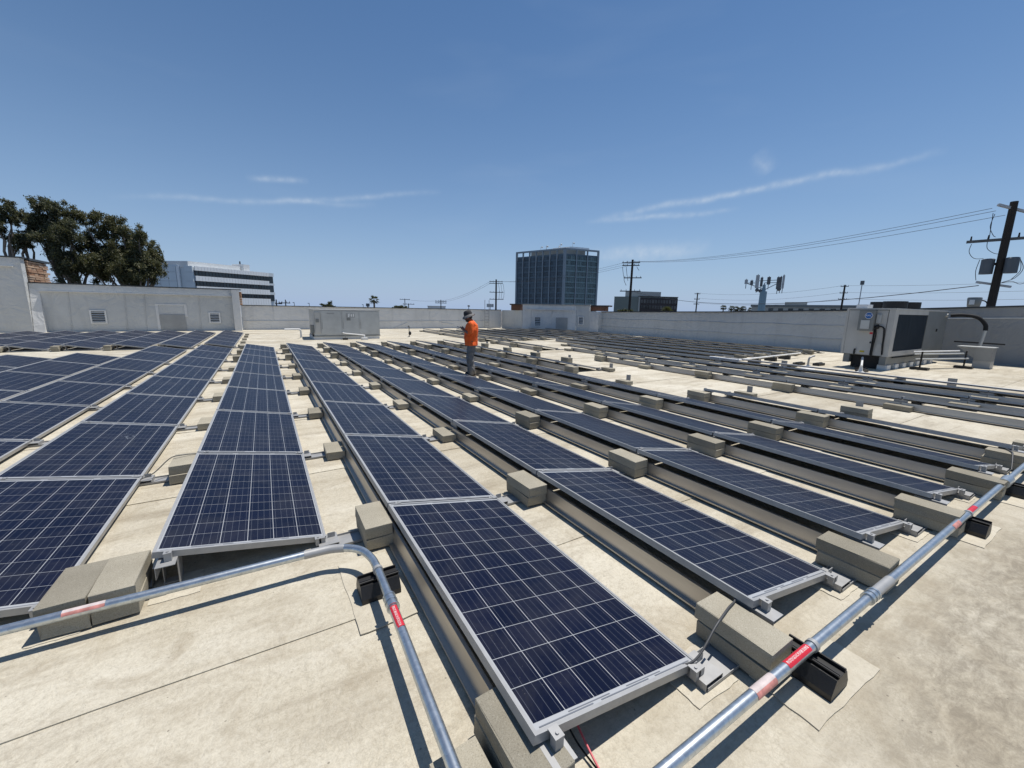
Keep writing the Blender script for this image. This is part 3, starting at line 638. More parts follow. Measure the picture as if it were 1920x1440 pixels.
# cables
def cable(label, pts, r, mat, cat='cable', name='cable', sub=6): return tag(MB().tube(smooth_path(pts, sub), r, 8).build(name, mat), label, cat)
cable('grey cable looped over the concrete blocks below the bottom-centre row end', [(1.50, 1.0, .06), (1.60, .93, .10), (1.78, .95, .185), (1.86, .965, .197), (1.95, .985, .198), (2.03, 1.0, .195), (2.06, 1.03, .205), (2.10, 1.10, .19)], .0055, 'cable_grey')
cable('pink red wire hanging out below the nearest panel', [(.95, 1.10, .13), (.945, 1.0, .075), (.935, .86, .028), (.93, .70, .012)], .0045, 'wire_red', 'wire', 'wire')
cable('thin black wire beside the red wire below the nearest panel', [(.92, 1.10, .10), (.925, .98, .03), (.935, .85, .014), (.93, .72, .012)], .004, 'cable_black', 'wire', 'wire')
cable('thin grey cable hanging beside blocks of the first row left of centre', [(-1.12, 4.85, .07), (-1.02, 4.90, .10), (-.90, 4.98, .20), (-.80, 5.02, .205), (-.70, 5.05, .19)], .005, 'cable_grey')
cable('grey cable over the block stack, near end of the fifth row right of centre', [(6.95, .72, .06), (7.16, .76, .19), (7.27, .79, .195), (7.36, .84, .20)], .007, 'cable_grey')

# ------------------------------------------------------------------ parapet walls
def louver(parent, origin, ux, w_, h_, name='wall_vent'):
    """square louvred vent; origin = centre on the wall face, ux = unit vector along the wall, facing the roof"""
    ux = Vector(ux).normalized(); nrm = Vector((ux.y, -ux.x, 0)); o = Vector(origin)
    mt = Matrix((( ux.x, nrm.x, 0, o.x), (ux.y, nrm.y, 0, o.y), (0, 0, 1, o.z), (0, 0, 0, 1)))
    f = MB(); b = .07
    f.box(-w_ / 2, w_ / 2, .0, .06, h_ / 2 - b, h_ / 2, mt); f.box(-w_ / 2, w_ / 2, .0, .06, -h_ / 2, -h_ / 2 + b, mt)
    f.box(-w_ / 2, -w_ / 2 + b, .0, .06, -h_ / 2 + b, h_ / 2 - b, mt); f.box(w_ / 2 - b, w_ / 2, .0, .06, -h_ / 2 + b, h_ / 2 - b, mt)
    v = f.build(name, 'trim_white', parent)
    MB().box(-w_ / 2 + b, w_ / 2 - b, .004, .012, -h_ / 2 + b, h_ / 2 - b, mt).build('vent_back', 'cap_dark', v)
    n = 5
    for k in range(n):
        z = -h_ / 2 + b + (h_ - 2 * b) * (k + .5) / n
        s = Matrix.Translation((0, .03, z)) @ Matrix.Rotation(-.7, 4, 'X')
        MB().box(-w_ / 2 + b + .005, w_ / 2 - b - .005, -.03, .03, -.006, .006, mt @ s).build('slat', 'trim_white', v)
def hatch(parent, origin, ux, w_, h_, mat='grey_panel'):
    ux = Vector(ux).normalized(); nrm = Vector((ux.y, -ux.x, 0)); o = Vector(origin)
    mt = Matrix(((ux.x, nrm.x, 0, o.x), (ux.y, nrm.y, 0, o.y), (0, 0, 1, o.z), (0, 0, 0, 1)))
    p = MB().box(-w_ / 2, w_ / 2, .005, .035, -h_ / 2, h_ / 2, mt).build('access_panel', mat, parent)
    MB().box(w_ / 2 - .12, w_ / 2 - .07, .035, .05, -.06, .06, mt).build('latch', 'alu_dull', p)
def welt(parent, a, b, r=.03, mat='wall_membrane'): MB().tube([a, b], r, 6).build('membrane_seam', mat, parent)
lw = thing('parapet_wall', 'grey membrane covered parapet wall at left with two louvred vents', 'wall', (0, 0, 0))
MB().box(-11, -1.6, 33.5, 33.9, -.3, 2.70).build('wall_face', 'wall_membrane_grey', lw)
MB().box(-11, -1.2, 33.47, 33.98, 2.702, 2.76).build('coping', 'cap_dark', lw)
MB().box(-10.6, -1.75, 33.34, 33.497, 2.27, 2.31).build('termination_bar', 'trim_white', lw)
MB().box(-1.72, -1.32, 33.2, 33.95, -.3, 2.70).build('end_pier', 'wall_membrane', lw)
MB().add([(-11.0, 33.12, 0), (-10.55, 33.12, 0), (-10.62, 33.498, 2.3), (-11.0, 33.498, 2.45), (-11.0, 33.498, 0), (-10.55, 33.498, 0)], [(0, 1, 2, 3), (1, 5, 2), (0, 3, 4)]).build('gusset', 'wall_membrane', lw)
louver(lw, (-8.39, 33.498, .87), (1, 0, 0), .72, .78); louver(lw, (-2.79, 33.498, .85), (1, 0, 0), .62, .70); hatch(lw, (-4.95, 33.498, .55), (1, 0, 0), 1.25, 1.0)
fm = MB()
for a, b, c, d in ((-5.75, -4.2, 1.62, 1.70), (-5.75, -5.62, .1, 1.62), (-4.33, -4.2, .9, 1.62)): fm.box(a, b, 33.47, 33.498, c, d)
fm.build('membrane_patch', 'wall_membrane', lw)
for x in (-9.6, -7.2, -6.3, -3.6): welt(lw, (x, 33.49, .05), (x + .1, 33.49, 2.25), .022, 'wall_membrane_grey')
tw = thing('parapet_wall', 'tall grey parapet wall at far left edge with brown stone on its return', 'wall', (0, 0, 0))
MB().box(-22, -11.02, 33.15, 33.6, -.3, 4.0).build('wall_face', 'wall_membrane_grey', tw)
MB().box(-22, -10.93, 33.12, 33.7, 4.002, 4.07).build('coping', 'cap_dark', tw); MB().box(-22, -11.3, 33.0, 33.147, 3.52, 3.56).build('termination_bar', 'trim_white', tw)
ret = MB().box(-11.5, -11.03, 33.62, 36.1, 1.5, 3.9).build('return_wall', 'mortar', tw)
MB().box(-11.6, -10.85, 33.71, 36.3, 3.94, 4.06).build('coping', 'cap_dark', tw)
bm0 = bmesh.new(); bmesh.ops.create_cube(bm0, size=1); bmesh.ops.bevel(bm0, geom=bm0.edges[:], offset=.08, segments=1, affect='EDGES')
ME_STONE = bpy.data.meshes.new('stone'); bm0.to_mesh(ME_STONE); bm0.free(); ME_STONE.materials.append(M['stone'])
z = 2.66
while z < 3.86:
    hh = random.uniform(.10, .15); y = 33.64
    while y < 35.95:
        ln = random.uniform(.35, .85); o = obj('stone', ME_STONE, ret, (-11.03 + random.uniform(0, .05), min(y + ln / 2, 35.9), z + hh / 2)); o.scale = (.16, ln - .02, hh - .015); y += ln
    z += hh
z = 2.0
for k in range(6): o = obj('stone', ME_STONE, lw, (-1.25, 33.75 + (k % 2) * .05, 1.78 + k * .15)); o.scale = (.14, .4, .13)
bw = thing('parapet_wall', 'long low pale parapet wall behind the rooftop unit and worker', 'wall', (0, 0, 0))
MB().box(-1.3, 19.6, 34.3, 34.7, -.3, 1.68).build('wall_face', 'wall_membrane', bw); MB().box(-1.3, 19.6, 34.22, 34.78, 1.682, 1.735).build('coping', 'cap_dark', bw)
for x0, x1, zz in ((-1.2, 5, .62), (5, 12, .60), (12, 18.5, .64)): welt(bw, (x0, 34.28, zz), (x1, 34.28, zz + .02), .022)
for x in (.6, 7.0, 9.2, 12.4, 15.2, 17.4): welt(bw, (x, 34.29, .62), (x + .03, 34.29, 1.66), .02)
welt(bw, (9.2, 34.28, .02), (10.4, 34.28, .5), .03); welt(bw, (13.3, 34.28, .55), (14.6, 34.28, .35), .025)
rw = thing('parapet_wall', 'long grey parapet wall along the right behind the air conditioner', 'wall', (0, 0, 0))
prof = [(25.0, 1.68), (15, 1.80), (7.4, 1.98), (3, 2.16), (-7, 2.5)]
for pf, mt_, xx in ((prof[:3], 'wall_membrane_grey', 23.8), (prof[2:], 'wall_shade_grey', 23.77)):
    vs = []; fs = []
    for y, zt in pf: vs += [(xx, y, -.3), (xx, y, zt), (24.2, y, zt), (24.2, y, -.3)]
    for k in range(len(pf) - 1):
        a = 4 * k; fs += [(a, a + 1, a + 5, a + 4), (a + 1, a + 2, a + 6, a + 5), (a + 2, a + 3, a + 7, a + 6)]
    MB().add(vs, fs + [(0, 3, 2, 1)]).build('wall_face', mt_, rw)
cp = MB()
for k in range(len(prof) - 1): cp.bar((24.0, prof[k][0], prof[k][1] + .03), (24.0, prof[k + 1][0], prof[k + 1][1] + .03), .56, .055)
cp.build('coping', 'cap_dark', rw)
for z0, z1, ya, yb in ((1.15, 1.25, 25, 8), (.55, .62, 25, 7.2)):
    pts = [(23.79, ya + (yb - ya) * k / 14, z0 + (z1 - z0) * k / 14 + .025 * math.sin(k * 1.9)) for k in range(15)]
    MB().tube(pts, .024, 6).build('membrane_seam', 'wall_membrane_grey', rw)
MB().bar((23.75, 7.3, 1.62), (23.75, -7, 2.08), .03, .03).build('termination_bar', 'trim_white', rw)
ct = thing('parapet_tower', 'pale raised parapet across the roof corner below the glass tower', 'wall', (0, 0, 0))
A, B, C, E_ = Vector((19.3, 30.0, 0)), Vector((22.85, 27.05, 0)), Vector((23.5, 26.1, 0)), Vector((23.42, 24.9, 0))
def wseg(p, q, h, th, name, mat, parent, z0=-.3):
    p, q = Vector(p), Vector(q); d = (q - p).normalized(); n = Vector((-d.y, d.x, 0))
    MB().prism([(0, 0), (1, 0), (1, 1), (0, 1)], lambda a, b: p + (q - p) * a + n * th * b + Vector((0, 0, z0)), lambda a, b: p + (q - p) * a + n * th * b + Vector((0, 0, h))).build(name, mat, parent)
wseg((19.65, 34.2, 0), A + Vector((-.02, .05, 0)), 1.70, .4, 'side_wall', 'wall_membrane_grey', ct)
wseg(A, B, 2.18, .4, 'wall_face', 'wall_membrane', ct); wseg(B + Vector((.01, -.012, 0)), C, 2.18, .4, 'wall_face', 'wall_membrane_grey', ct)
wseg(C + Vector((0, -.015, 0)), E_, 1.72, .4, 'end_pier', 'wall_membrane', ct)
dA = (B - A).normalized(); nA = Vector((dA.y, -dA.x, 0))
wseg(A + nA * .08, B + nA * .08, 2.26, .5, 'coping', 'tower_roof', ct, 2.185); wseg(B + nA * .09, C + nA * .08, 2.262, .5, 'coping', 'tower_roof', ct, 2.186)
MB().bar(A + nA * .10 + dA * .25 + Vector((0, 0, 1.82)), B + nA * .10 - dA * .1 + Vector((0, 0, 1.80)), .22, .05).build('termination_bar', 'trim_white', ct)
louver(ct, A + dA * ((B - A).length * .29) + nA * .004 + Vector((0, 0, .78)), dA, .62, .85); hatch(ct, A + dA * ((B - A).length * .74) + nA * .004 + Vector((0, 0, .62)), dA, 1.0, 1.05)
dB = (C - B).normalized(); louver(ct, B + dB * .45 + Vector((dB.y, -dB.x, 0)) * .004 + Vector((0, 0, .92)), dB, .5, .72)
for f in (.16, .55): welt(ct, A + dA * ((B - A).length * f) + nA * .005 + Vector((0, 0, .05)), A + dA * ((B - A).length * f) + nA * .005 + Vector((0, 0, 1.8)), .03)
wseg(Vector((18.85, 31.2, 0)), Vector((19.35, 30.45, 0)), 2.16, .6, 'brown_return', 'brown_clad', ct, 1.72); wseg(Vector((18.72, 31.25, 0)), Vector((19.30, 30.32, 0)), 2.27, .8, 'brown_cornice', 'brown_dark', ct, 2.162)
wseg(Vector((23.75, 26.45, 0)), Vector((24.35, 25.1, 0)), 2.12, .6, 'brown_return', 'brown_clad', ct, 1.76); wseg(Vector((23.70, 26.5, 0)), Vector((24.45, 24.85, 0)), 2.24, .8, 'brown_cornice', 'brown_dark', ct, 2.122)

# ladder on the back wall
ld = thing('roof_ladder', 'thin steel ladder with raised rails on the back wall', 'ladder', (17.9, 34.0, 0))
for x in (-.22, .22): MB().tube([(x, 0, 0), (x, 0, 2.6)], .025, 8).build('rail', 'alu_dull', ld)
for k in range(6): MB().tube([(-.22, 0, .25 + k * .27), (.22, 0, .25 + k * .27)], .016, 6).build('rung', 'alu_dull', ld)

# ------------------------------------------------------------------ back rooftop unit
hv = thing('rooftop_unit', 'pale grey boxy rooftop air handler in front of the back wall', 'air handler', (2.2, 23.3, 0))
MB().box(-.05, 3.28, .02, 2.55, 0, .16).build('curb', 'wall_membrane', hv); MB().box(0, 3.3, 0, 2.6, .22, 1.52).build('cabinet', 'hvac_paint', hv)
MB().box(-.03, 3.33, -.03, 2.63, 1.522, 1.57).build('top_panel', 'hvac_light', hv); MB().box(-.02, 3.32, -.02, 2.62, .163, .218).build('base_rail', 'hvac_grey', hv)
for x0, x1 in ((.32, 1.30), (1.36, 2.18), (2.24, 3.22)):
    d = MB().box(x0, x1, -.022, -.002, .27, 1.49).build('door', 'hvac_paint', hv)
    MB().box(x0 + .04, x0 + .07, -.05, -.0225, .95, 1.03).build('handle', 'hvac_light', d); MB().tube([(x0 + .05, -.03, .55), (x0 + .05, -.03, .92)], .012, 6).build('hinge_rod', 'alu_dull', d)
MB().box(.05, .28, -.05, -.002, .35, 1.42).build('corner_post', 'hvac_light', hv); MB().box(.08, .22, -.08, -.0515, .9, 1.08).build('gauge', 'hvac_grey', hv)
lb = MB().box(1.55, 2.0, -.026, -.0225, 1.16, 1.38).build('torn_label', 'grey_panel', hv)
for x0, x1, a, b in ((1.66, 1.71, 1.18, 1.36), (1.74, 1.77, 1.22, 1.37), (1.82, 1.86, 1.2, 1.34), (1.91, 1.96, 1.2, 1.36)): MB().box(x0, x1, -.029, -.0265, a, b).build('label_strip', 'white_paint', lb)
MB().box(1.58, 1.78, -.026, -.0225, 1.0, 1.15).build('torn_label', 'hvac_grey', hv); MB().box(.62, .98, -.025, -.0225, 1.33, 1.40).build('nameplate', 'grey_panel', hv)
MB().box(-.16, -.01, .15, .7, .35, .75).build('disconnect_box', 'hvac_grey', hv); MB().tube([(-.06, .3, .16), (-.06, .3, .36)], .03, 8).build('pipe_stub', 'cable_black', hv)
dp = thing('drain_pipe', 'white condensate pipe on small feet before the back air handler', 'pipe', (3.6, 22.9, 0))
MB().tube(smooth_path([(-.05, .38, .36), (-.05, .05, .36), (0, 0, .34), (.9, -.15, .24), (.95, -.15, .2), (.95, -.15, .02)], 4), .03, 8).build('pipe', 'white_paint', dp)
MB().box(.80, 1.10, -.32, 0, 0, .10).build('foot', 'trim_white', dp); MB().box(-.12, .12, -.1, .1, 0, .09).build('foot', 'rubber', dp); MB().tube([(0, 0, .09), (0, 0, .33)], .015, 6).build('post', 'alu_dull', dp)
vp = thing('vent_pipe', 'cream gooseneck vent pipe left of the back air handler', 'vent pipe', (1.62, 24.3, 0))
MB().tube(smooth_path([(0, 0, 0), (0, 0, .40), (-.03, 0, .47), (-.12, 0, .50), (-.75, 0, .50)], 5), .045, 10).build('pipe', 'trim_white', vp); MB().tube([(0, 0, 0), (0, 0, .06)], [.22, .06], 12).build('flashing', 'membrane', vp)
hp = thing('hose_bib', 'thin dark post with black valve right of the back air handler', 'post', (7.35, 23.9, 0))
MB().tube(smooth_path([(0, 0, 0), (0, 0, .62), (-.03, 0, .66), (-.07, 0, .64)], 4), .022, 8).build('pipe', 'cable_black', hp); MB().blob((.04, -.02, .24), (.09, .07, .12)).build('valve', 'black_metal', hp); MB().tube([(0, 0, 0), (0, 0, .05)], [.15, .05], 10).build('flashing', 'membrane', hp)

# ------------------------------------------------------------------ air conditioner at right
ac = thing('air_conditioner', 'large packaged air conditioner with blue round badge and dark coil', 'air conditioner', (17.0, 4.75, 0))
CW, CL_, Z0, Z1 = 1.20, 5.6, .44, 1.93
MB().box(.04, CL_, .04, CW - .04, Z0, Z1).build('cabinet', 'hvac_grey', ac)
fp = MB().box(0, .036, .16, CW - .02, Z0 + .02, Z1 - .02).build('end_panel', 'hvac_light', ac)
MB().box(-.012, .30, -.012, .14, Z0, Z1).build('corner_post', 'hvac_light', ac); MB().box(-.012, .12, CW - .018, CW + .05, Z0, Z1).build('corner_post', 'hvac_light', ac)
MB().box(-.03, CL_ + .03, -.03, CW + .03, Z1 + .002, Z1 + .05).build('top_panel', 'hvac_light', ac)
MB().box(.305, 3.2, -.014, .036, Z0, Z0 + .16).build('lower_rail', 'hvac_light', ac); MB().box(.305, 3.2, -.014, .036, Z1 - .14, Z1).build('upper_rail', 'hvac_light', ac)
coil = MB().box(.31, 3.2, .006, .038, Z0 + .165, Z1 - .145).build('coil', 'coil', ac)
cf = MB()
for k in range(47): cf.box(.33 + k * .0615, .334 + k * .0615, -.002, .0055, Z0 + .17, Z1 - .15)
tag(cf.build('coil_fins', 'coil', coil), None, None, None, 'stuff')
dr = MB().box(-.016, -.001, .43, .82, Z0 + .05, Z0 + .80).build('door', 'hvac_light', fp); MB().box(-.024, -.0165, .46, .50, Z0 + .40, Z0 + .46).build('handle', 'black_metal', dr)
MB().box(-.019, -.0165, .60, .72, Z0 + .09, Z0 + .15).build('yellow_label', 'yellow_tag', dr); MB().box(-.019, -.0165, .46, .54, Z0 + .70, Z0 + .76).build('red_label', 'red_tag', dr)
bx = MB().box(-.18, -.001, .44, .84, Z1 - .68, Z1 - .02).build('control_box', 'hvac_grey', ac); MB().box(-.21, -.1805, .53, .76, Z1 - .62, Z1 - .34).build('box_door', 'hvac_paint', bx)
mb = MB(); n = 28
mb.add([(-.186, .585 + .095 * math.cos(2 * math.pi * k / n), Z1 - .19 + .095 * math.sin(2 * math.pi * k / n)) for k in range(n)] + [(-.1805, .585 + .095 * math.cos(2 * math.pi * k / n), Z1 - .19 + .095 * math.sin(2 * math.pi * k / n)) for k in range(n)], [tuple(range(n)), tuple(range(2 * n - 1, n - 1, -1))] + [(k, n + k, n + (k + 1) % n, (k + 1) % n) for k in range(n)])
bd = mb.build('badge', 'blue_badge', ac)
me = text_mesh('RAC', .085)
for v in me.vertices: v.co = Vector((-.1875, .585 - (v.co.x + v.co.y * .2), Z1 - .19 + v.co.y))
me.materials.clear(); me.materials.append(M['white_paint']); obj('lettering', me, bd)
rg = MB().tube([(-.1868, .585 + .098 * math.cos(2 * math.pi * k / 24), Z1 - .19 + .098 * math.sin(2 * math.pi * k / 24)) for k in range(25)], .006, 5); rg.build('badge_rim', 'white_paint', bd)
for pts in ([(-.02, .36, 1.45), (-.07, .33, 1.42), (-.06, .20, 1.36), (-.05, .17, 1.2), (-.04, .15, .8), (-.04, .13, .5)], [(-.03, .40, 1.38), (-.08, .38, 1.3), (-.07, .36, 1.1), (-.05, .39, .7), (-.03, .40, .42)], [(-.02, .43, 1.30), (-.02, .43, .46)], [(-.03, .86, .46), (-.05, .86, .58), (-.05, .84, .64)]):
    MB().tube(smooth_path(pts, 5), .022, 8).build('cable', 'cable_black', ac)
MB().blob((-.05, .37, 1.38), (.05, .07, .07)).build('junction', 'black_metal', ac); MB().box(-.05, -.001, .30, .42, 1.5, 1.78).build('bracket_box', 'hvac_paint', ac)
MB().tube([(-.03, .24, .78), (-.001, .24, .78)], .06, 14).build('gauge', 'hvac_light', ac)
bs = MB(); bs.box(.05, CL_, .03, .20, .16, .436); bs.box(.05, CL_, CW - .2, CW - .03, .16, .436); bs.build('base_rail', 'hvac_grey', ac)
MB().box(.22, CL_ - .1, .21, CW - .21, .02, .43).build('curb', 'black_metal', ac)
for k in range(7): MB().box(.1 + k * .72, .42 + k * .72, -.02, .24, .0, .155).build('foot_block', 'trim_white', ac)
for k, (x, y) in enumerate(((1.0, .32), (2.3, .32), (1.6, .85), (3.0, .85))):
    m = MB().tube([(x, y, Z1 + .05), (x, y, Z1 + .29)], .31, 20, False); m.build('fan_shroud', 'black_metal', ac)
    g = MB()
    for q in range(8): a = q * math.pi / 8; g.bar((x - .29 * math.cos(a), y - .29 * math.sin(a), Z1 + .25), (x + .29 * math.cos(a), y + .29 * math.sin(a), Z1 + .25), .01)
    g.build('fan_guard', 'black_metal', ac)
MB().box(.10, .55, .75, 1.05, Z1 + .052, Z1 + .17).build('white_cover', 'white_paint', ac)
MB().box(3.22, CL_ - .05, -.008, .036, Z0, Z1).build('rear_panel', 'hvac_grey', ac); MB().box(4.4, 4.5, -.03, -.0085, 1.2, 1.3).build('latch', 'black_metal', ac)
MB().tube([(.42, -.01, Z0 - .04), (3.1, -.01, Z0 - .06)], .02, 6).build('cable', 'cable_black', ac)
# drain pipe and small black pads in front of the unit
d2 = thing('drain_pipe', 'pale sloping drain pipe in front of the right air conditioner', 'pipe', (15.9, 5.0, 0))
MB().tube([(-.5, -.15, .22), (1.05, .35, .36)], .028, 8).build('pipe', 'trim_white', d2); MB().tube([(-.45, -.13, 0), (-.45, -.13, .07), (-.45, -.13, .24)], [.16, .05, .03], 10).build('flashing', 'trim_white', d2)
for i, (x, y) in enumerate(((14.9, 6.55), (15.9, 6.75), (15.8, 4.95), (16.5, 5.2), (16.4, 6.35))):
    tag(MB().box(-.22, .22, -.10, .10, 0, .08).box(-.20, .20, -.03, .03, .08, .1).build('rubber_pad', 'rubber'), 'small black rubber pad before the air conditioner, %s from left' % ORD[(1, 2, 4, 5, 3)[i]], 'rubber pad', 'black rubber pads').location = (x, y, .004)
vg = thing('vent_pipe', 'small grey bent pipe on cone flashing left of the air conditioner', 'vent pipe', (15.0, 6.1, 0))
MB().tube(smooth_path([(0, 0, .0), (0, 0, .30), (.06, -.02, .38), (.2, -.06, .42)], 4), .03, 8).build('pipe', 'alu_dull', vg); MB().tube([(0, 0, 0), (0, 0, .12)], [.20, .05], 12).build('flashing', 'trim_white', vg)
# exhaust hood and pipes by the right wall
hd = thing('exhaust_hood', 'galvanized exhaust hood on pale curb beside the right wall', 'exhaust hood', (21.5, 3.42, 0))
MB().box(-.25, .25, -.21, .21, 0, .25).build('curb', 'hvac_light', hd)
MB().prism([(-.205, .252), (.205, .252), (.205, .70), (-.205, .70)], lambda a, b: Vector((-.26, a, b)), lambda a, b: Vector((.26, a, b))).build('body', 'grey_panel', hd)
MB().prism([(.208, .70), (.62, .70), (.32, .42), (.208, .33)], lambda a, b: Vector((-.24, a, b)), lambda a, b: Vector((.24, a, b))).build('spout', 'grey_panel', hd)
MB().box(-.29, .29, -.24, .66, .702, .735).build('lid', 'hvac_paint', hd)
fx = thing('flexible_duct', 'black flexible hose arching from the air conditioner down to grey pipe', 'hose', (0, 0, 0))
MB().tube(smooth_path([(22.3, 4.62, 1.80), (22.4, 4.3, 1.82), (22.5, 3.95, 1.74), (22.52, 3.74, 1.50), (22.5, 3.70, 1.28)], 6), .062, 12).build('hose', 'cable_black', fx); MB().tube([(22.5, 3.70, 1.28), (22.45, 3.78, .3)], .05, 12).build('pipe', 'hvac_paint', fx)
MB().tube([(22.3, 4.745, 1.80), (22.3, 4.68, 1.80)], .068, 12).build('collar', 'hvac_light', fx)
MB().bar((22.6, 4.45, .83), (22.8, 3.2, .80), .05, .05).build('brace', 'black_metal', fx)
pr = thing('pipe_run', 'white pipes on black stands between air conditioner and exhaust hood', 'pipe', (0, 0, 0))
for dy, zz in ((0, .58), (.12, .50), (.25, .34)): MB().tube([(18.4, 4.50 - dy * .3, zz), (20.7, 3.9 - dy, zz)], .026, 8).build('pipe', 'trim_white' if dy < .1 else 'hvac_paint', pr)
for x, y in ((18.5, 4.3), (20.6, 3.7)): MB().box(x - .12, x + .12, y - .22, y + .22, 0, .08).build('stand_base', 'rubber', pr); MB().box(x - .02, x + .02, y - .02, y + .02, .08, .60).build('stand_post', 'black_metal', pr)
# conduits over the right-hand rows
c3 = thing('conduit', 'pale conduit on black feet across the row ends before the air conditioner', 'conduit', (0, 0, 0))
MB().tube([(13.5, 7.55, .19), (18.6, 7.9, .19)], .03, 8).build('pipe', 'white_paint', c3); MB().tube([(13.5, 7.55, .19), (13.55, 8.6, .19)], .03, 8).build('pipe', 'white_paint', c3)
for x in (14.9, 16.2, 17.4): MB().box(x - .06, x + .06, 7.45 + (x - 13.5) * .07, 7.85 + (x - 13.5) * .07, 0, .15).build('foot', 'rubber', c3)
c4 = thing('conduit', 'long bright conduit running along the third row beyond the bare aisle', 'conduit', (0, 0, 0))
MB().tube([(13.72, 7.9, .20), (13.72, -2.5, .20)], .025, 8).build('pipe', 'alu_dull', c4)
for y in (6.5, 3.5, .8): MB().box(13.6, 13.84, y - .08, y + .08, 0, .165).build('foot', 'rubber', c4)
bk = thing('hvac_fan', 'small grey rooftop fan housing seen above the right wall', 'fan', (25.6, 4.7, 1.2))
MB().tube([(0, 0, 0), (0, 0, .98), (0, 0, 1.02), (0, 0, 1.34), (0, 0, 1.38)], [.16, .16, .19, .22, .20], 14).build('housing', 'hvac_grey', bk); MB().box(-.235, -.16, -.05, .10, 1.08, 1.28).build('label', 'trim_white', bk)

# ------------------------------------------------------------------ worker
def cap(mb, p, q, r0, r1, n=12, steps=4):
    p, q = Vector(p), Vector(q); mb.tube([p.lerp(q, i / steps) for i in range(steps + 1)], [r0 + (r1 - r0) * i / steps for i in range(steps + 1)], n); mb.blob(p, r0, 10, 6); mb.blob(q, r1, 10, 6)
face_dir = Vector((-.853, .522, 0))
pe = thing('person', 'standing worker in orange shirt, grey trousers and brimmed hat looking at phone', 'person', (4.52, 9.42, .0), None, math.atan2(face_dir.y, face_dir.x))
bd = MB()
HEAD = Vector((.095, 0, 1.515)); rotH = Matrix.Rotation(.45, 3, 'Y')
bd.blob(HEAD, (.092, .073, .108), 16, 12, rotH); bd.blob(HEAD + rotH @ Vector((.03, 0, -.06)), (.062, .055, .055), 12, 8, rotH)      # skull, jaw
bd.blob(HEAD + rotH @ Vector((.098, 0, -.012)), (.022, .014, .026), 8, 6, rotH)                                                    # nose
bd.blob(HEAD + rotH @ Vector((.082, 0, -.055)), (.018, .028, .012), 8, 6, rotH)                                                    # mouth
for s in (-1, 1): bd.blob(HEAD + rotH @ Vector((-.005, s * .074, -.008)), (.020, .010, .030), 8, 6, rotH); bd.blob(HEAD + rotH @ Vector((.078, s * .03, .012)), (.014, .018, .010), 8, 6, rotH)
cap(bd, (.01, 0, 1.36), (.055, 0, 1.47), .058, .052)
cap(bd, (0, 0, .98), (0, 0, 1.22), .125, .135); cap(bd, (0, -.10, 1.32), (0, .10, 1.32), .085, .085); cap(bd, (0, -.07, .90), (0, .07, .90), .105, .105)
LEGS = {1: [(0, .085, .88), (.035, .095, .47), (-.02, .10, .085)], -1: [(0, -.085, .88), (.05, -.10, .47), (.03, -.115, .085)]}
for s, (h, k, a) in LEGS.items():
    cap(bd, h, k, .085, .055); cap(bd, k, a, .055, .038); cap(bd, a, (a[0] + .13, a[1] + s * .02, .035), .04, .032)
ARMS = {1: [(0, .185, 1.335), (.005, .235, 1.09), (.185, .075, 1.175), (.235, .035, 1.215)], -1: [(0, -.185, 1.335), (.02, -.235, 1.10), (.19, -.085, 1.19), (.24, -.045, 1.225)]}
for s, (sh, el, wr, hn) in ARMS.items():
    cap(bd, sh, el, .055, .043); cap(bd, el, wr, .043, .028); cap(bd, wr, hn, .028, .030)
    sh, el, wr, hn = map(Vector, (sh, el, wr, hn)); d = (hn - wr).normalized(); side = Vector((0, -s, 0)); 
    for f, (off, ln, r) in enumerate(((-.030, .062, .0085), (-.010, .074, .009), (.010, .070, .009), (.028, .055, .008))):
        b0 = hn + d * .015 + Vector((off * .6, 0, off * .5)); b1 = b0 + d * ln * .55 + side * .006; b2 = b1 + d * ln * .25 + side * ln * .45 + Vector((0, 0, .008))
        cap(bd, b0, b1, r, r * .95, 8, 2); cap(bd, b1, b2, r * .95, r * .8, 8, 2)
    t0 = wr + d * .025 + Vector((0, 0, .02)); t1 = t0 + d * .03 + side * .012 + Vector((0, 0, .022)); t2 = t1 + d * .03 + side * .02 + Vector((0, 0, .004)); cap(bd, t0, t1, .012, .010, 8, 2); cap(bd, t1, t2, .010, .008, 8, 2)
obj('body', remesh(bd, .0075, 3, 'body', 'skin'), pe)
sh = MB()
cap(sh, (.005, 0, .79), (.02, 0, 1.0), .168, .178); cap(sh, (.02, 0, 1.0), (-.005, 0, 1.24), .178, .172); cap(sh, (-.005, -.115, 1.33), (-.005, .115, 1.33), .098, .098); cap(sh, (0, -.06, .80), (0, .06, .80), .150, .150); cap(sh, (-.01, -.05, 1.18), (-.01, .05, 1.18), .145, .145)
cap(sh, (.0, 0, 1.38), (.03, 0, 1.41), .075, .066)
for s in (1, -1): a = ARMS[s]; cap(sh, a[0], Vector(a[0]).lerp(Vector(a[1]), .92), .078, .074)
me = remesh(sh, .014, 5, 'shirt', 'shirt')
for v in me.vertices:
    if v.co.z < .80: v.co.z = .80 + (v.co.z - .80) * .1
obj('shirt', me, pe)
tr_ = MB(); cap(tr_, (0, -.05, .84), (0, .05, .84), .112, .112)
for s, (h, k, a) in LEGS.items(): cap(tr_, (h[0], h[1] * .85, .80), k, .104, .098); cap(tr_, k, (a[0], a[1], .12), .098, .088); cap(tr_, (a[0], a[1], .12), (a[0] + .01, a[1], .07), .078, .080)
me = remesh(tr_, .013, 4, 'trousers', 'trousers')
for v in me.vertices:
    v.co += Vector((math.sin(v.co.z * 34 + v.co.y * 30), math.cos(v.co.z * 29), 0)) * .006
    if v.co.z < .05: v.co.z = .05
obj('trousers', me, pe)
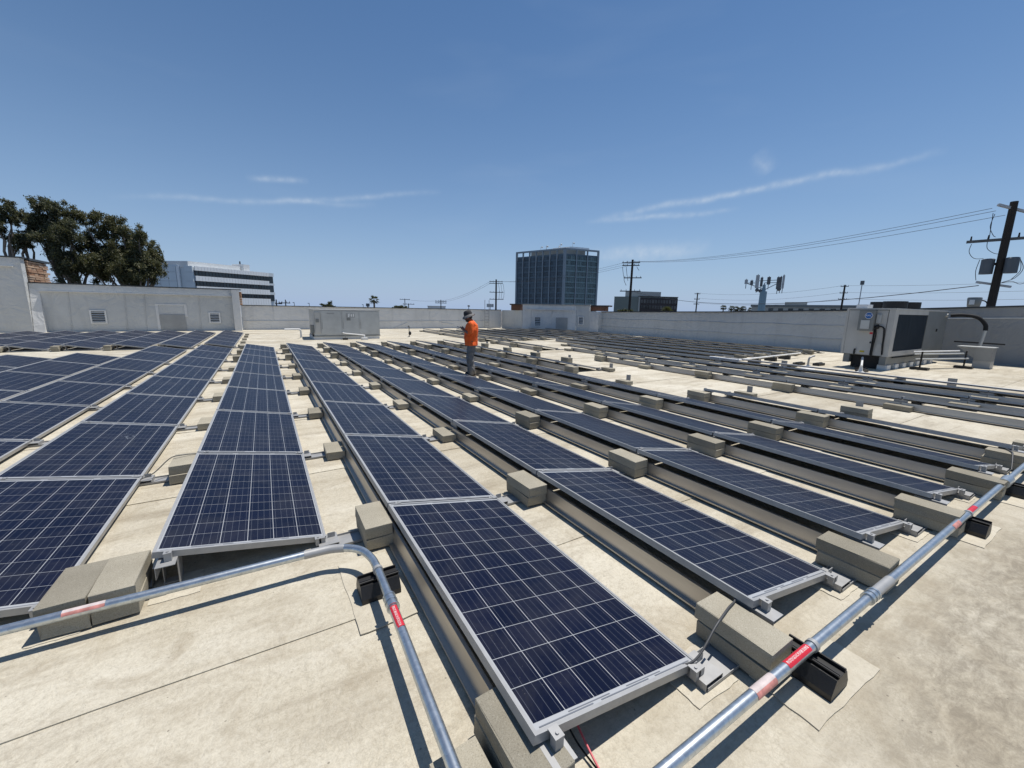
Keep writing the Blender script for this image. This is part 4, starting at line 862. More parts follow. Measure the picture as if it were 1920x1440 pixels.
ht = thing('x', None, None); bpy.data.objects.remove(ht)
hm = MB(); rH = Matrix.Rotation(.34, 3, 'Y'); HC = HEAD + Vector((-.01, 0, .045)); n = 28
prof_ = [(.0, .125), (.05, .122), (.082, .105), (.098, .06), (.104, .012), (.106, .0)]
rings = [[HC + rH @ Vector((r * 1.08 * math.cos(2 * math.pi * k / n), r * math.sin(2 * math.pi * k / n), z)) for k in range(n)] for r, z in prof_]
vs = [v for g in rings for v in g]; fs = [(i * n + k, (i + 1) * n + k, (i + 1) * n + (k + 1) % n, i * n + (k + 1) % n) for i in range(len(rings) - 1) for k in range(n)]
hat = MB().add(vs, fs, True).build('hat', 'hat', pe)
rings = [[HC + rH @ Vector((r * 1.06 * math.cos(2 * math.pi * k / n), r * math.sin(2 * math.pi * k / n), z - (.03 * abs(math.sin(2 * math.pi * k / n)) if r > .14 else 0) - (.012 * math.cos(2 * math.pi * k / n) if r > .14 else 0))) for k in range(n)] for r, z in ((.104, .004), (.135, -.010), (.163, -.034), (.164, -.040), (.135, -.016), (.104, -.003))]
vs = [v for g in rings for v in g]; fs = [(i * n + k, (i + 1) * n + k, (i + 1) * n + (k + 1) % n, i * n + (k + 1) % n) for i in range(len(rings) - 1) for k in range(n)]
MB().add(vs, fs, True).build('brim', 'hat_brim', hat)
bdm = MB(); bdm.blob(HEAD + rotH @ Vector((.038, 0, -.078)), (.060, .058, .045), 12, 8, rotH); bdm.blob(HEAD + rotH @ Vector((-.045, 0, -.01)), (.062, .075, .085), 12, 8, rotH); bdm.build('hair_and_beard', 'hair', pe)
for s, (h, k, a) in LEGS.items():
    m = MB(); c0 = Vector((a[0], a[1], .052)); cap(m, c0 + Vector((-.045, 0, .0)), c0 + Vector((.10, s * .02, -.008)), .050, .046); cap(m, c0, c0 + Vector((0, 0, .06)), .052, .050)
    me = remesh(m, .010, 3, 'shoe', 'shoe')
    for v in me.vertices:
        if v.co.z < .022: v.co.z = .022
    so = obj('shoe', me, pe); MB().prism([(-.10, -.045), (.14, -.045 + s * .01), (.165, .0 + s * .02), (.14, .05 + s * .01), (-.10, .045)], lambda p, q: Vector((a[0] + p, a[1] + q, 0.002)), lambda p, q: Vector((a[0] + p, a[1] + q, .028))).build('sole', 'sole', so)
ph = thing('phone', 'dark phone held in the hands of the worker', 'phone', (4.52, 9.42, 0), None, math.atan2(face_dir.y, face_dir.x))
pm = Matrix.Translation((.300, -.005, 1.238)) @ Matrix.Rotation(-.45, 4, 'Y')
MB().box(-.075, .075, -.036, .036, -.005, .004, pm).build('case', 'black_metal', ph); MB().box(-.068, .068, -.033, .033, .0042, .005, pm).build('screen', 'coil', ph)

# ------------------------------------------------------------------ far buildings
def quad_frame(p, q):
    p, q = Vector(p), Vector(q); d = (q - p); ln = d.length; d.normalize(); n = Vector((d.y, -d.x, 0)); return p, d, n, ln
def cellbox(p, d, n, u0, u1, z0, z1, t0, t1):
    m = Matrix(((d.x, n.x, 0, p.x), (d.y, n.y, 0, p.y), (0, 0, 1, 0), (0, 0, 0, 1))); return MB().box(u0, u1, t0, t1, z0, z1, m)
tb = thing('office_tower', 'tall glass office tower with vertical fins rising behind the roof corner', 'building', (0, 0, 0))
TL, TC, TR = Vector((142.5, 229.3, 0)), Vector((155.0, 196.1, 0)), Vector((177.7, 192.5, 0)); TBK = TL + (TR - TC)
HT = 37.5
MB().prism([(0, 0), (1, 0), (1, 1), (0, 1)], lambda a, b: TC + (TL - TC) * (a * .985 + .008) + (TR - TC) * (b * .985 + .008) + Vector((0, 0, -7)), lambda a, b: TC + (TL - TC) * (a * .985 + .008) + (TR - TC) * (b * .985 + .008) + Vector((0, 0, HT - 2.2))).build('core', 'tower_spandrel', tb)
NF = 13
for (p, q, bays, sub, gm, sm) in ((TL, TC, 7, 2, 'tower_glass', 'tower_spandrel'), (TC, TR, 3, 4, 'tower_glass_teal', 'tower_spandrel_teal')):
    p, d, n, ln = quad_frame(p, q); bw_ = ln / bays; fh = (HT - 3.0 + 7) / NF
    me_w = None
    for b in range(bays):
        for f in range(NF):
            z0 = -7 + f * fh
            if z0 + fh < 0.5: continue
            if me_w is None: me_w = MB().box(0, (bw_ - .9) / sub - .12, -.05, .10, 0, fh - 1.15).mesh('window', gm); me_w.name = 'window'
            rz = math.atan2(d.y, d.x)
            for s in range(sub):
                o = obj('window', me_w, tb, p + d * (b * bw_ + .5 + s * (bw_ - .9) / sub) + n * .14 + Vector((0, 0, z0 + .95))); o.rotation_euler.z = rz
            cellbox(p, d, n, b * bw_ + .35, (b + 1) * bw_ - .35, z0, z0 + .9, .02, .30).build('spandrel', sm, tb)
    mu = MB(); m4 = Matrix(((d.x, n.x, 0, p.x), (d.y, n.y, 0, p.y), (0, 0, 1, 0), (0, 0, 0, 1)))
    for b in range(bays):
        for k in range(1, 6): mu.box(b * bw_ + bw_ * k / 6 - .07, b * bw_ + bw_ * k / 6 + .07, .25, .38, 0, HT - 3.2, m4)
    for f in range(NF):
        if -7 + f * fh > 0: mu.box(.3, ln - .3, .25, .36, -7 + f * fh + 2.05, -7 + f * fh + 2.15, m4)
    tag(mu.build('mullions', sm, tb), None, None, None, 'stuff')
    for b in range(bays + 1):
        wd = 1.0 if b in (0, bays) else .55
        cellbox(p, d, n, b * bw_ - wd / 2, b * bw_ + wd / 2, -7, HT, -.2, .9).build('fin', 'tower_fin', tb)
    cellbox(p, d, n, -.4, ln + .4, HT + .01, HT + .9, -.4, .95).build('top_beam', 'tower_fin', tb)
def tp(a, b): return TC + (TL - TC) * a + (TR - TC) * b
MB().prism([(.12, .12), (.78, .12), (.78, .8), (.12, .8)], lambda a, b: tp(a, b) + Vector((0, 0, HT - 2.3)), lambda a, b: tp(a, b) + Vector((0, 0, HT + 1.2))).build('penthouse', 'tower_roof', tb)
MB().prism([(.08, .3), (.45, .3), (.45, .85), (.08, .85)], lambda a, b: tp(a, b) + Vector((0, 0, HT + 1.21)), lambda a, b: tp(a, b) + Vector((0, 0, HT + 2.4))).build('penthouse', 'office_white', tb)
for a, b, hh in ((.70, .3, 2.2), (.62, .35, 2.6), (.58, .3, 2.4), (.40, .4, 1.9), (.30, .3, 2.8), (.12, .4, 3.4)):
    c = tp(a, b) + Vector((0, 0, HT + 2)); MB().tube([c, c + Vector((0, 0, hh * .9))], .10, 6).build('mast', 'antenna_grey', tb); MB().blob(c + Vector((.5, -.6, hh * .75)), (.55, .25, .55), 10, 6).build('dish', 'antenna_grey', tb)

ob = thing('office_building', 'white panelled office block with three dark window bands at left', 'building', (0, 0, 0))
OC, OR_, OL = Vector((-12.1, 111.3, 0)), Vector((2.95, 121.2, 0)), Vector((-26.0, 121.5, 0))
ZT = 9.75
MB().prism([(0, 0), (1, 0), (1, 1), (0, 1)], lambda a, b: OC + (OR_ - OC) * (.004 + a * .99) + (OL - OC) * (b * .99 + .008) + Vector((0, 0, -7)), lambda a, b: OC + (OR_ - OC) * (.004 + a * .99) + (OL - OC) * (b * .99 + .008) + Vector((0, 0, ZT - .2))).build('core', 'office_panel', ob)
p, d, n, ln = quad_frame(OC, OR_)
BANDS = [(8.85, ZT), (6.7, 7.75), (4.4, 5.6), (-1, 3.4)]
for z0, z1 in BANDS:
    k = 26
    for i in range(k): cellbox(p, d, n, .2 + i * (ln - 1.7) / k + .02, .2 + (i + 1) * (ln - 1.7) / k - .02, z0, z1, .0, .30).build('cladding_panel', 'office_white', ob)
for z0, z1 in ((7.75, 8.85), (5.6, 6.7), (3.4, 4.4)):
    k = 24; wv_ = (ln - 1.7) / k
    cellbox(p, d, n, .2, ln - 1.6, z0, z1, -.1, .02).build('window_band', 'brown_dark', ob)
    for i in range(k): cellbox(p, d, n, .25 + i * wv_ + .05, .25 + (i + 1) * wv_ - .05, z0 + .06, z1 - .06, .02, .10).build('window', 'office_glass', ob)
    cellbox(p, d, n, ln - 1.5, ln - .35, z0 - .5, z1, -.1, .12).build('corner_window', 'office_glass', ob)
for z0, z1 in ((8.9, ZT), (6.75, 7.2), (4.45, 5.05)): cellbox(p, d, n, ln - 1.5, ln - .2, z0, z1, -.1, .25).build('cladding_panel', 'office_panel', ob)
p, d, n, ln = quad_frame(OL, OC)
for i in range(9):
    for z0, z1 in ((8.5, ZT), (6.6, 8.46), (4.7, 6.56), (2.8, 4.66), (.9, 2.76)):
        if i == 7: continue
        cellbox(p, d, n, i * ln / 9 + .03, (i + 1) * ln / 9 - .03, z0, z1, .0, .2).build('cladding_panel', 'office_panel', ob)
cellbox(p, d, n, 7 * ln / 9 + .2, 7 * ln / 9 + .8, 0, ZT, .02, .3).build('vertical_fin', 'office_white', ob)
def op(a, b): return OC + (OR_ - OC) * a + (OL - OC) * b
MB().prism([(.0, .06), (.60, .06), (.60, .5), (.0, .5)], lambda a, b: op(a, b) + Vector((0, 0, ZT - .3)), lambda a, b: op(a, b) + Vector((0, 0, ZT + 1.0))).build('roof_screen', 'office_roof', ob)
MB().prism([(.62, .03), (.70, .03), (.70, .2), (.62, .2)], lambda a, b: op(a, b) + Vector((0, 0, ZT - .3)), lambda a, b: op(a, b) + Vector((0, 0, ZT + 1.5))).build('stair_house', 'office_roof', ob)
MB().tube([op(.64, .1) + Vector((0, 0, ZT + 1.5)), op(.64, .1) + Vector((0, 0, ZT + 2.2))], .15, 6).build('flue', 'cap_dark', ob)

bb = thing('brick_office', 'low dark brown office block with sage end wall behind power pole', 'building', (0, 0, 0))
BL, BC, BR = Vector((135.0, 134.1, 0)), Vector((142.0, 126.3, 0)), Vector((160.0, 119.9, 0))
MB().prism([(0, 0), (1, 0), (1, 1), (0, 1)], lambda a, b: BC + (BL - BC) * a + (BR - BC) * b + Vector((0, 0, -7)), lambda a, b: BC + (BL - BC) * a + (BR - BC) * b + Vector((0, 0, 8.6))).build('wall', 'sage', bb)
p, d, n, ln = quad_frame(BC, BR)
cellbox(p, d, n, .5, ln, -7, 8.2, .02, .25).build('facade', 'brown_bldg', bb); cellbox(p, d, n, -.1, .5, -7, 8.7, .02, .35).build('corner_trim', 'beige_bldg', bb); cellbox(p, d, n, -.1, ln + .1, 8.61, 8.9, -.3, .4).build('cornice', 'brown_dark', bb)
for f in range(3):
    for i in range(13): cellbox(p, d, n, .9 + i * (ln - 1.2) / 13, .9 + (i + .72) * (ln - 1.2) / 13, .9 + f * 2.5, 2.4 + f * 2.5, .26, .32).build('window', 'brown_glass', bb)
MB().prism([(.1, .15), (.8, .15), (.8, .62), (.1, .62)], lambda a, b: BC + (BL - BC) * a + (BR - BC) * b + Vector((0, 0, 8.61)), lambda a, b: BC + (BL - BC) * a + (BR - BC) * b + Vector((0, 0, 10.9))).build('penthouse', 'beige_bldg', bb)

lb_ = thing('low_building', 'long low pale building just above the right wall behind cell tower', 'building', (0, 0, 0))
LA, LB2 = Vector((140.6, 76.2, 0)), Vector((151.0, 51.0, 0)); p, d, n, ln = quad_frame(LA, LB2)
cellbox(p, d, n, 0, ln, -7, 4.3, -14, 0).build('wall', 'beige_bldg', lb_); cellbox(p, d, n, -.3, ln + .3, 4.31, 5.0, -14.3, .3).build('roof_edge', 'hvac_grey', lb_)
for i in range(9): cellbox(p, d, n, 2.2 + i * 2.7, 3.5 + i * 2.7, 2.6, 3.9, .01, .06).build('window', 'office_glass', lb_)
cellbox(p, d, n, 9, 15, 5.01, 6.0, -9, -4).build('penthouse', 'beige_bldg', lb_)
wbx = thing('white_building', 'small white flat building far off behind a power pole', 'building', (0, 0, 0))
p, d, n, ln = quad_frame((60.5, 169.5, 0), (67.6, 166.8, 0)); cellbox(p, d, n, 0, ln, -7, 2.75, -5, 0).build('wall', 'office_roof', wbx); cellbox(p, d, n, -.2, ln + .2, 2.76, 2.95, -5.2, .2).build('roof', 'trim_white', wbx)

# ------------------------------------------------------------------ utility poles, cell tower
def pole(x, y, zt, arms, label, r=.16, adir=(1, 0, 0), group='wooden power poles', extra=None, armw=.12):
    t = thing('power_pole', label, 'power pole', (x, y, -7), group)
    MB().tube([(0, 0, 0), (0, 0, zt + 7)], [r * 1.25, r * .85], 10).build('post', 'pole_wood', t)
    ad = Vector(adir).normalized()
    for (z, a, b) in arms:
        o = MB().bar(ad * a + Vector((0, 0, z + 7)), ad * b + Vector((0, 0, z + 7)), armw, armw); o.build('crossarm', 'pole_grey', t)
        for f in (.06, .3, .7, .94):
            q = ad * (a + (b - a) * f) + Vector((0, 0, z + 7 + armw * .5)); MB().tube([q, q + Vector((0, 0, armw * 1.6))], [armw * .32, armw * .22], 6).build('insulator', 'pole_wood', t)
    return t
P1 = pole(44.05, 40.74, 8.85, [(8.45, -1.4, 1.0), (8.08, -1.35, .95), (6.42, -1.05, 1.35), (4.62, -1.45, 1.35)], 'dark power pole with four crossarms in front of the brown office', .17, (1.61, -1.73, 0))
for a, z0, z1 in ((-1.3, 7.9, 6.2), (-.8, 7.9, 6.0), (.6, 7.9, 7.4), (-1.0, 6.2, 5.4)):
    ad = Vector((.681, -.732, 0)); MB().tube(smooth_path([ad * a + Vector((0, 0, z0 + 7)), ad * (a + .15) + Vector((0, 0, (z0 + z1) / 2 + 7)), ad * (a + .35) + Vector((0, 0, z1 + 7))], 4), .03, 5).build('jumper', 'wire_dark', P1)
P2 = pole(43.65, 78.7, 8.2, [(7.72, -1.5, 1.45), (7.35, -1.5, 1.45), (5.48, -1.45, 1.6), (3.98, -1.45, 1.6)], 'dark power pole with four crossarms right of the worker', .19, (2.63, -1.46, 0))
for a in (.5, 1.0, 1.5):
    ad = Vector((.874, -.485, 0)); MB().tube(smooth_path([ad * a + Vector((0, 0, 14.3)), ad * (a + .25) + Vector((0, 0, 12.6)), ad * (a + .1) + Vector((0, 0, 10.9))], 4), .03, 5).build('jumper', 'wire_dark', P2)
P3 = pole(54.8, 139.6, 4.95, [(4.4, -2, 2), (3.8, -2, 2)], 'far power pole before the small white building', .17, (1.85, -.7, 0), armw=.2)
pole(48.7, 162.9, 5.5, [(5.15, -1.95, 1.95)], 'far power pole with one tilted crossarm left of another', .16, (1.9, -.55, 0), armw=.18)
pole(44.15, 143.35, 3.4, [(3.15, -2, 2)], 'shorter far power pole with one wide crossarm', .17, (1.9, -.6, 0), armw=.18)
pole(6.72, 159.9, 3.85, [(2.75, -2.1, 1.4)], 'far dark power pole right of the white office block', .18, (1, 0, 0), armw=.28)
pole(3.75, 150.0, 3.7, [(2.4, -1.2, 1.6)], 'far dark pole touching right end of white office block', .2, (1, 0, 0), armw=.3)
P6 = pole(112.8, 41.0, 8.7, [(8.35, -.75, .7), (6.9, -.75, .7), (5.5, -.85, .75)], 'slim power pole with three crossarms left of the air conditioner', .2, (.36, -.93, 0), armw=.14)
P7 = pole(115.3, 79.4, 8.05, [(7.72, -.85, .75), (6.1, -.85, .75), (4.6, -.85, .75)], 'slim power pole with three crossarms right of the brown office', .2, (.57, -.82, 0), armw=.16)
P5 = pole(32.55, 5.36, 7.5, [(5.70, -1.35, 1.15)], 'big dark power pole with two transformers at right edge', .17, (.2, -1, 0), armw=.13)
ad = Vector((.15, -.99, 0)); MB().bar((-.45, .45, 14.38), (.5, -.5, 13.95), .11, .11).build('crossarm', 'antenna_grey', P5); MB().bar((-.4, .62, 10.60), (.5, -.45, 10.35), .10, .10).build('crossarm', 'antenna_grey', P5)
for yy in (.42, -.40):
    q = Vector((-.12, yy, 11.0)); tf = MB().tube([q, q + Vector((0, 0, .72))], .245, 18); o = tf.build('transformer', 'transformer', P5); MB().tube([q + Vector((0, 0, .72)), q + Vector((0, 0, .77))], [.26, .20], 18).build('lid', 'transformer', o)
    MB().bar((0, yy * .35, 11.5), (-.1, yy * .6, 11.5), .08, .12).build('bracket', 'black_metal', P5)
for pts in ([(-.1, 1.15, 12.6), (-.1, 1.18, 12.2), (-.12, .95, 11.85), (-.15, .6, 11.8)], [(-.1, .6, 12.65), (-.1, .55, 12.3), (-.1, .3, 12.05), (-.1, .1, 11.98)], [(-.1, .55, 14.0), (-.1, .62, 13.4), (-.1, .45, 12.95), (-.1, .35, 12.85)], [(-.1, .62, 14.05), (-.1, .56, 12.8)],
            [(-.15, .72, 11.75), (-.15, .78, 11.2), (-.15, .7, 10.7)], [(-.1, -.62, 11.7), (-.1, -.8, 11.2), (-.1, -.6, 10.75), (-.1, -.2, 10.55)], [(-.1, -.66, 11.6), (-.1, -.72, 11.1), (-.1, -.5, 10.7)], [(0, -.1, 10.5), (0, -.5, 10.6), (0, -.8, 10.45), (0, -1.1, 10.6)]):
    MB().tube(smooth_path(pts, 4), .014, 5).build('jumper', 'wire_dark', P5)
MB().tube(smooth_path([(0, .1, 9.35), (-.05, .2, 9.6), (-.1, .5, 9.68), (-.1, .85, 9.72)], 4), .03, 6).build('lamp_arm', 'pole_wood', P5)
def sag(a, b, s, n=14):
    a, b = Vector(a), Vector(b); return [a.lerp(b, k / n) - Vector((0, 0, s * 4 * (k / n) * (1 - k / n))) for k in range(n + 1)]
def wire(label, a, b, s, r=.022, cat='power line'): return tag(MB().tube(sag(a, b, s), r, 5).build('power_line', 'wire_dark'), label, cat, 'overhead power lines')
for i, (dx, z0, z1, nm) in enumerate(((.45, 7.30, 8.62, 'top'), (.30, 7.15, 8.60, 'middle'), (-.05, 6.88, 8.56, 'lowest'))):
    wire('%s of three power lines rising to the pole at right edge' % nm, (32.45, 5.9 + dx - .3, z0), (44.05 - .6 + i * .4, 40.74 + .6 - i * .4, z1), .75, .012)
wire('dark slack service cable from right pole past the air conditioner', (32.3, 5.9, 3.42), (44.0, 40.7, 4.66), 1.35, .022)
for i in range(3): wire('%s of three power lines left of the dark pole toward tower' % ('upper', 'middle', 'lower')[i], (43.5 + i * .5, 41.3 - i * .5, 8.55 - i * .12), (43.6 - 1 + i, 78.7 + .6 - i * .5, 7.8), .9, .014)
for i in range(2): wire('%s power line dropping left from pole right of worker' % ('upper', 'lower')[i], (42.5, 79.3, 7.75 - i * .4), (54.0, 139.9, 4.6 - i * .5), 1.0, .022)
wire('faint far power line between the two distant left poles', (53.5, 140.1, 4.5), (48.7, 162.9, 5.2), .3, .03)
for i, z in enumerate((8.5, 7.0, 5.6)): wire('%s faint line between the two slim right poles' % ('upper', 'middle', 'lower')[i], (112.8, 41.6, z), (115.3, 78.8, z - .6), 1.1, .022)
for i, z in enumerate((8.5, 7.0, 5.6)): wire('%s faint line right of the slim pole by air conditioner' % ('upper', 'middle', 'lower')[i], (112.8, 40.4, z), (112.0, -10, z + .9), .9, .022)
lp_ = thing('light_pole', 'slim grey floodlight pole above the air conditioner', 'light pole', (66.35, 22.3, -7)); MB().tube([(0, 0, 0), (0, 0, 12.9)], .055, 8).build('post', 'antenna_grey', lp_); MB().box(-.15, .15, -.17, .17, 12.75, 13.25).build('lamp_head', 'antenna_dark', lp_)
for i, (x, y, zt, nm) in enumerate(((15.0, 172, 2.9, 'left of the small bush'), (23.8, 178.4, 4.1, 'right of the small bush'), (9.9, 170, 3.0, 'nearest the white office block'), (34.5, 172, 2.8, 'left of the palm'))):
    q = thing('light_pole', 'tiny far light pole on the skyline ' + nm, 'light pole', (x, y, -7), 'far light poles'); MB().tube([(0, 0, 0), (0, 0, zt + 7)], .09, 6).build('post', 'pole_grey', q); MB().box(-.5, .1, -.1, .1, zt + 6.9, zt + 7.1).build('lamp_head', 'pole_grey', q)
sg = thing('sign_pole', 'small grey sign boards on a pole left of a power pole', 'sign', (66.2, 123.4, -7)); MB().tube([(0, 0, 0), (0, 0, 9.6)], .12, 6).build('post', 'pole_grey', sg)
for k in (-1, 0, 1): MB().box(k * .9 - .38, k * .9 + .38, -.1, .1, 9.6, 10.7).build('board', 'antenna_grey', sg)
vh = thing('roof_vent', 'tiny dark mushroom vent on skyline above the hat of worker', 'roof vent', (25.6, 54.3, -1)); MB().tube([(0, 0, 0), (0, 0, 3.15)], .05, 6).build('pipe', 'pole_grey', vh); MB().tube([(0, 0, 3.1), (0, 0, 3.2), (0, 0, 3.32)], [.12, .22, .08], 10).build('cap', 'antenna_dark', vh)
vh = thing('roof_vent', 'small dark square topped vent on skyline left of the palm', 'roof vent', (23.2, 110, -7)); MB().box(-.15, .15, -.15, .15, 0, 9.0).build('pipe', 'pole_grey', vh); MB().box(-.4, .4, -.3, .3, 9.0, 9.75).build('cap', 'antenna_dark', vh)
ce = thing('cell_tower', 'pale blue cell phone mast with antenna panels above the right wall', 'cell tower', (71.0, 36.85, -7))
MB().tube([(0, 0, 0), (0, 0, 12.5)], [.62, .52], 14).build('mast', 'cell_paint', ce); MB().tube([(0, 0, 12.5), (0, 0, 13.6)], [.3, .2], 10).build('neck', 'cell_paint', ce)
sx = Vector((.46, -.89, 0))
ar = MB()
for a, b in ((-2.7, .3), (.0, 2.1)):
    ar.bar(Vector((0, 0, 12.9)), sx * a + Vector((0, 0, 13.9)), .12); ar.bar(sx * a * .4 + Vector((0, 0, 13.9)), sx * (b if a == 0 else a) + Vector((0, 0, 13.9)), .1)
ar.bar(Vector((0, 0, 12.7)), sx * 2.0 + Vector((0, 0, 13.9)), .12); ar.bar(sx * -1.4 + Vector((0, 0, 14.2)), sx * 1.7 + Vector((0, 0, 14.3)), .1); ar.build('arm_frame', 'antenna_grey', ce)
for u_, z0, z1, w_, m_ in ((-2.65, 13.75, 14.45, .46, 'antenna_grey'), (-1.85, 13.55, 14.3, .42, 'antenna_dark'), (-1.05, 13.05, 15.15, .52, 'antenna_grey'), (-.45, 13.3, 14.75, .38, 'antenna_dark'), (.55, 13.6, 14.8, .5, 'antenna_dark'), (1.85, 12.85, 14.75, .42, 'antenna_dark'), (2.2, 13.0, 14.8, .3, 'antenna_dark'), (2.55, 12.95, 15.0, .30, 'antenna_grey')):
    a = sx * u_; m = Matrix(((sx.x, -sx.y, 0, a.x), (sx.y, sx.x, 0, a.y), (0, 0, 1, 0), (0, 0, 0, 1))); MB().box(-w_ / 2, w_ / 2, -.25, .05, z0, z1, m).build('antenna_panel', m_, ce); MB().tube([a + Vector((0, 0, z0 - .75)), a + Vector((0, 0, z1 + .15))], .05, 6).build('mount_pipe', 'antenna_dark', ce)
for u_, z in ((-.95, 12.75), (-.45, 12.6), (2.1, 12.85)): MB().blob(sx * u_ + Vector((0, 0, z)), (.3, .3, .3), 10, 6).build('radio_unit', 'antenna_dark', ce)

# ------------------------------------------------------------------ trees
def leaf_cloud(clumps, per, size, rnd, droop=.5):
    vs = []; fs = []
    for (cx, cy, cz, rx, ry, rz) in clumps:
        cnt = int(per * 15 * (rx * rz) ** .9)
        subs = [Vector((rnd.gauss(0, .52), rnd.gauss(0, .52), rnd.gauss(0, .55))) for _ in range(16)]
        for _ in range(cnt):
            sc = rnd.choice(subs); v = sc + Vector((rnd.gauss(0, .19), rnd.gauss(0, .19), rnd.gauss(0, .19)))
            p = Vector((cx + v.x * rx, cy + v.y * ry, cz + v.z * rz))
            a = Vector((rnd.gauss(0, 1), rnd.gauss(0, 1), rnd.gauss(-droop, .7))).normalized(); b = a.cross(Vector((rnd.gauss(0, 1), rnd.gauss(0, 1), rnd.gauss(0, 1)))).normalized()
            l_, w_ = size * rnd.uniform(.6, 1.3), size * rnd.uniform(.22, .42); i = len(vs)
            vs += [p - a * l_ * .5, p + b * w_ * .5, p + a * l_ * .5, p - b * w_ * .5]; fs.append((i, i + 1, i + 2, i + 3))
    return MB().add(vs, fs)
def limb(mb, p, q, r0, r1, rnd, wob=.3):
    p, q = Vector(p), Vector(q); pts = [p.lerp(q, k / 5) + Vector((rnd.uniform(-wob, wob), rnd.uniform(-wob, wob), 0)) * (0 if k in (0, 5) else 1) for k in range(6)]
    mb.tube(pts, [r0 + (r1 - r0) * k / 5 for k in range(6)], 7)
def euc(label, base, cl_px, mat, seed, per=230):
    rnd = random.Random(seed); t = thing('eucalyptus_tree', label, 'tree', (0, 0, 0), 'eucalyptus trees behind the left wall'); tk = MB(); cl = []
    for (px, py, rw_, rh_) in cl_px:
        cx = -20.2 + .0362 * px; cz = 11.2 - (py - 380) * .0432; cy = 59.5 + rnd.uniform(-1.6, 1.6); cl.append((cx, cy, cz, rw_ * .0405, rw_ * .0465, rh_ * .0475))
    b = Vector(base); fork = Vector((base[0] + .3, base[1], 1.0)); limb(tk, b, fork, .42, .33, rnd, .1)
    for c in cl: mid = fork.lerp(Vector(c[:3]), .55) + Vector((rnd.uniform(-.5, .5), 0, -.3)); limb(tk, fork, mid, .20, .11, rnd, .2); limb(tk, mid, (c[0], c[1], c[2] + c[5] * .3), .11, .03, rnd, .2)
    tk.build('trunk', 'bark', t); tag(leaf_cloud(cl, per, .25, rnd, .9).build('crown', mat, t), None, None, None, 'stuff')
euc('tall dark eucalyptus with ragged top behind the brown stone return', (-16.4, 59.5, -7), [(82, 396, 20, 18), (105, 400, 17, 16), (70, 415, 16, 14), (95, 430, 24, 20), (60, 432, 20, 18), (125, 445, 24, 24), (95, 465, 26, 24), (120, 490, 28, 26), (100, 515, 26, 26), (60, 460, 15, 13), (65, 478, 12, 16), (135, 520, 24, 22), (150, 470, 20, 24), (110, 530, 26, 20), (85, 500, 18, 20)], 'leaf_euc', 3)
euc('broad olive eucalyptus, rightmost of the trees behind left wall', (-11.8, 60, -7), [(135, 398, 22, 13), (165, 402, 20, 15), (195, 412, 20, 16), (175, 430, 22, 16), (220, 430, 22, 16), (250, 440, 18, 14), (272, 440, 18, 15), (262, 465, 24, 20), (225, 462, 24, 20), (190, 465, 24, 20), (285, 475, 15, 20), (275, 500, 22, 22), (240, 500, 24, 20), (205, 505, 22, 22), (170, 500, 22, 22), (298, 498, 12, 20), (260, 525, 26, 20), (220, 528, 26, 20), (285, 525, 18, 20), (175, 528, 26, 20), (240, 515, 20, 18), (150, 520, 20, 22)], 'leaf_euc_warm', 5, 205)
euc('smaller dark eucalyptus at the left picture edge', (-20.6, 59, -7), [(18, 398, 12, 12), (30, 408, 15, 14), (22, 428, 15, 16), (40, 440, 13, 12), (2, 418, 12, 18), (-8, 440, 14, 18), (15, 455, 16, 12), (28, 470, 18, 10), (5, 465, 18, 14), (50, 420, 10, 12)], 'leaf_euc', 8, 210)
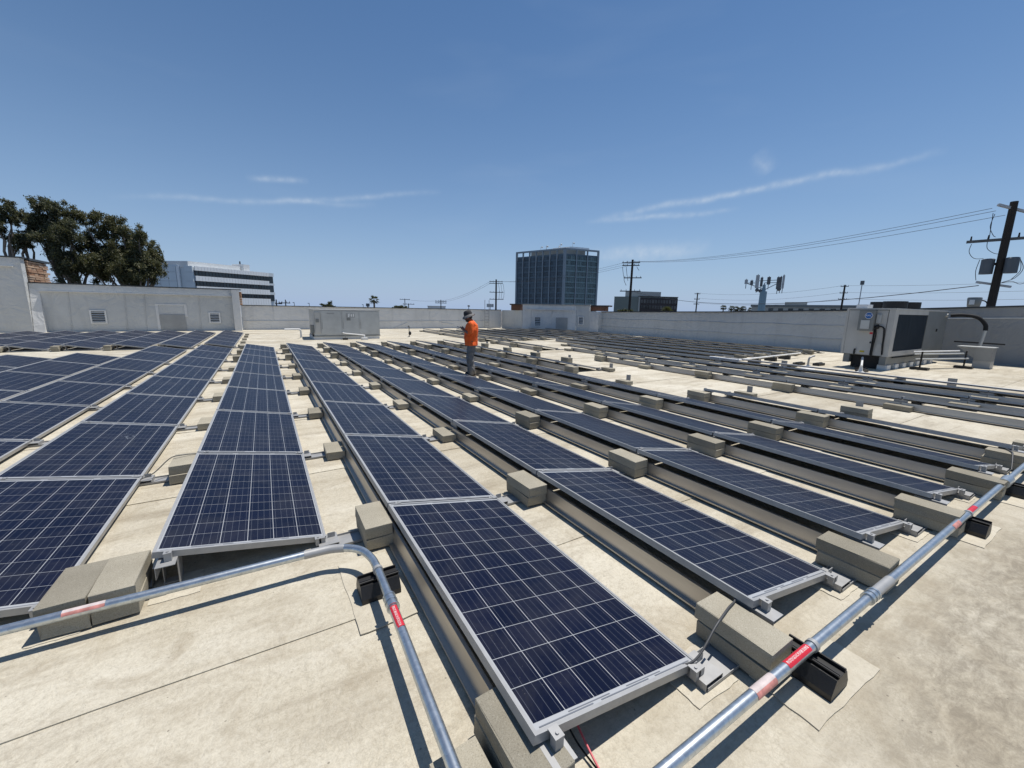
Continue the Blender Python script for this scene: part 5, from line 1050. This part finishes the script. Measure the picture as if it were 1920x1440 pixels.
def palm(x, y, zt, rc, label, group=None, seed=1, skirt=True):
    rnd = random.Random(seed); t = thing('palm_tree', label, 'palm tree', (x, y, -7), group); MB().tube([(0, 0, 0), (0, 0, zt + 7)], [rc * .22, rc * .15], 8).build('trunk', 'bark', t)
    m = MB(); c = Vector((0, 0, zt + 7))
    for k in range(70):
        a = rnd.uniform(0, 2 * math.pi); e = rnd.uniform(-.9, 1.3); d = Vector((math.cos(a) * math.cos(e), math.sin(a) * math.cos(e), math.sin(e))); s = d.cross(Vector((0, 0, 1))).normalized() if abs(d.z) < .98 else Vector((1, 0, 0))
        ln = rc * rnd.uniform(.8, 1.1)
        for f in range(6):
            w_ = -1 + f * .4; tip = c + d * ln + s * w_ * ln * .42 + Vector((0, 0, -.12 * ln * abs(w_) - .1 * ln)); b0 = c + d * ln * .35
            m.add([b0, b0.lerp(tip, .5) + Vector((0, 0, .04 * ln)) + s * .03 * ln, tip, b0.lerp(tip, .5) - s * .03 * ln], [(0, 1, 2, 3)])
    tag(m.build('crown', 'leaf_palm', t), None, None, None, 'stuff')
palm(26.4, 117.05, 3.9, 1.45, 'single round headed fan palm above the back wall', None, 2)
for i, (px, py, z) in enumerate(((221.7, 135.7, 5.4), (223.8, 132.2, 5.0), (224.9, 130.3, 4.7), (225.9, 128.6, 4.3), (226.7, 127.2, 4.9), (228.4, 124.0, 4.3))): palm(px, py, z, 1.9, 'tiny far palm, %s from left in the row of six' % ORD[i + 1], 'row of six far palms', 20 + i)
palm(43.2, 37.0, .95, 1.1, 'spiky palm top poking above right wall at foot of dark pole', None, 33)
palm(106, 83, 2.1, 2.2, 'dark shaggy palm top right of the brown office', None, 41)
def bush(x, y, z, r, label, seed):
    rnd = random.Random(seed); t = thing('bush', label, 'bush', (0, 0, 0), 'treetops on the skyline'); limbm = MB(); limbm.tube([(x, y, -7), (x, y, z)], [.3, .15], 6); limbm.build('trunk', 'bark', t)
    tag(leaf_cloud([(x, y, z, r, r, r * .6), (x + r * .6, y, z - .2 * r, r * .8, r, r * .5), (x - r * .6, y, z - .2 * r, r * .8, r, r * .5)], 260 / r, .30 * r, rnd).build('crown', 'leaf_palm', t), None, None, None, 'stuff')
bush(21.2, 168, 1.9, 1.7, 'small round treetop on skyline left of back air handler', 1); bush(45.5, 158, 1.9, 1.6, 'low treetop at foot of the far left poles', 2); bush(38.0, 36.0, 1.7, .7, 'small dark treetop beside the right brown cornice', 3); bush(60.6, 97, 1.7, 1.3, 'low dark treetop left of the roof ladder', 4)
print('panels', NP[0], 'objects', len(bpy.data.objects), 'tris', sum(len(o.data.polygons) for o in bpy.data.objects if o.type == 'MESH'))
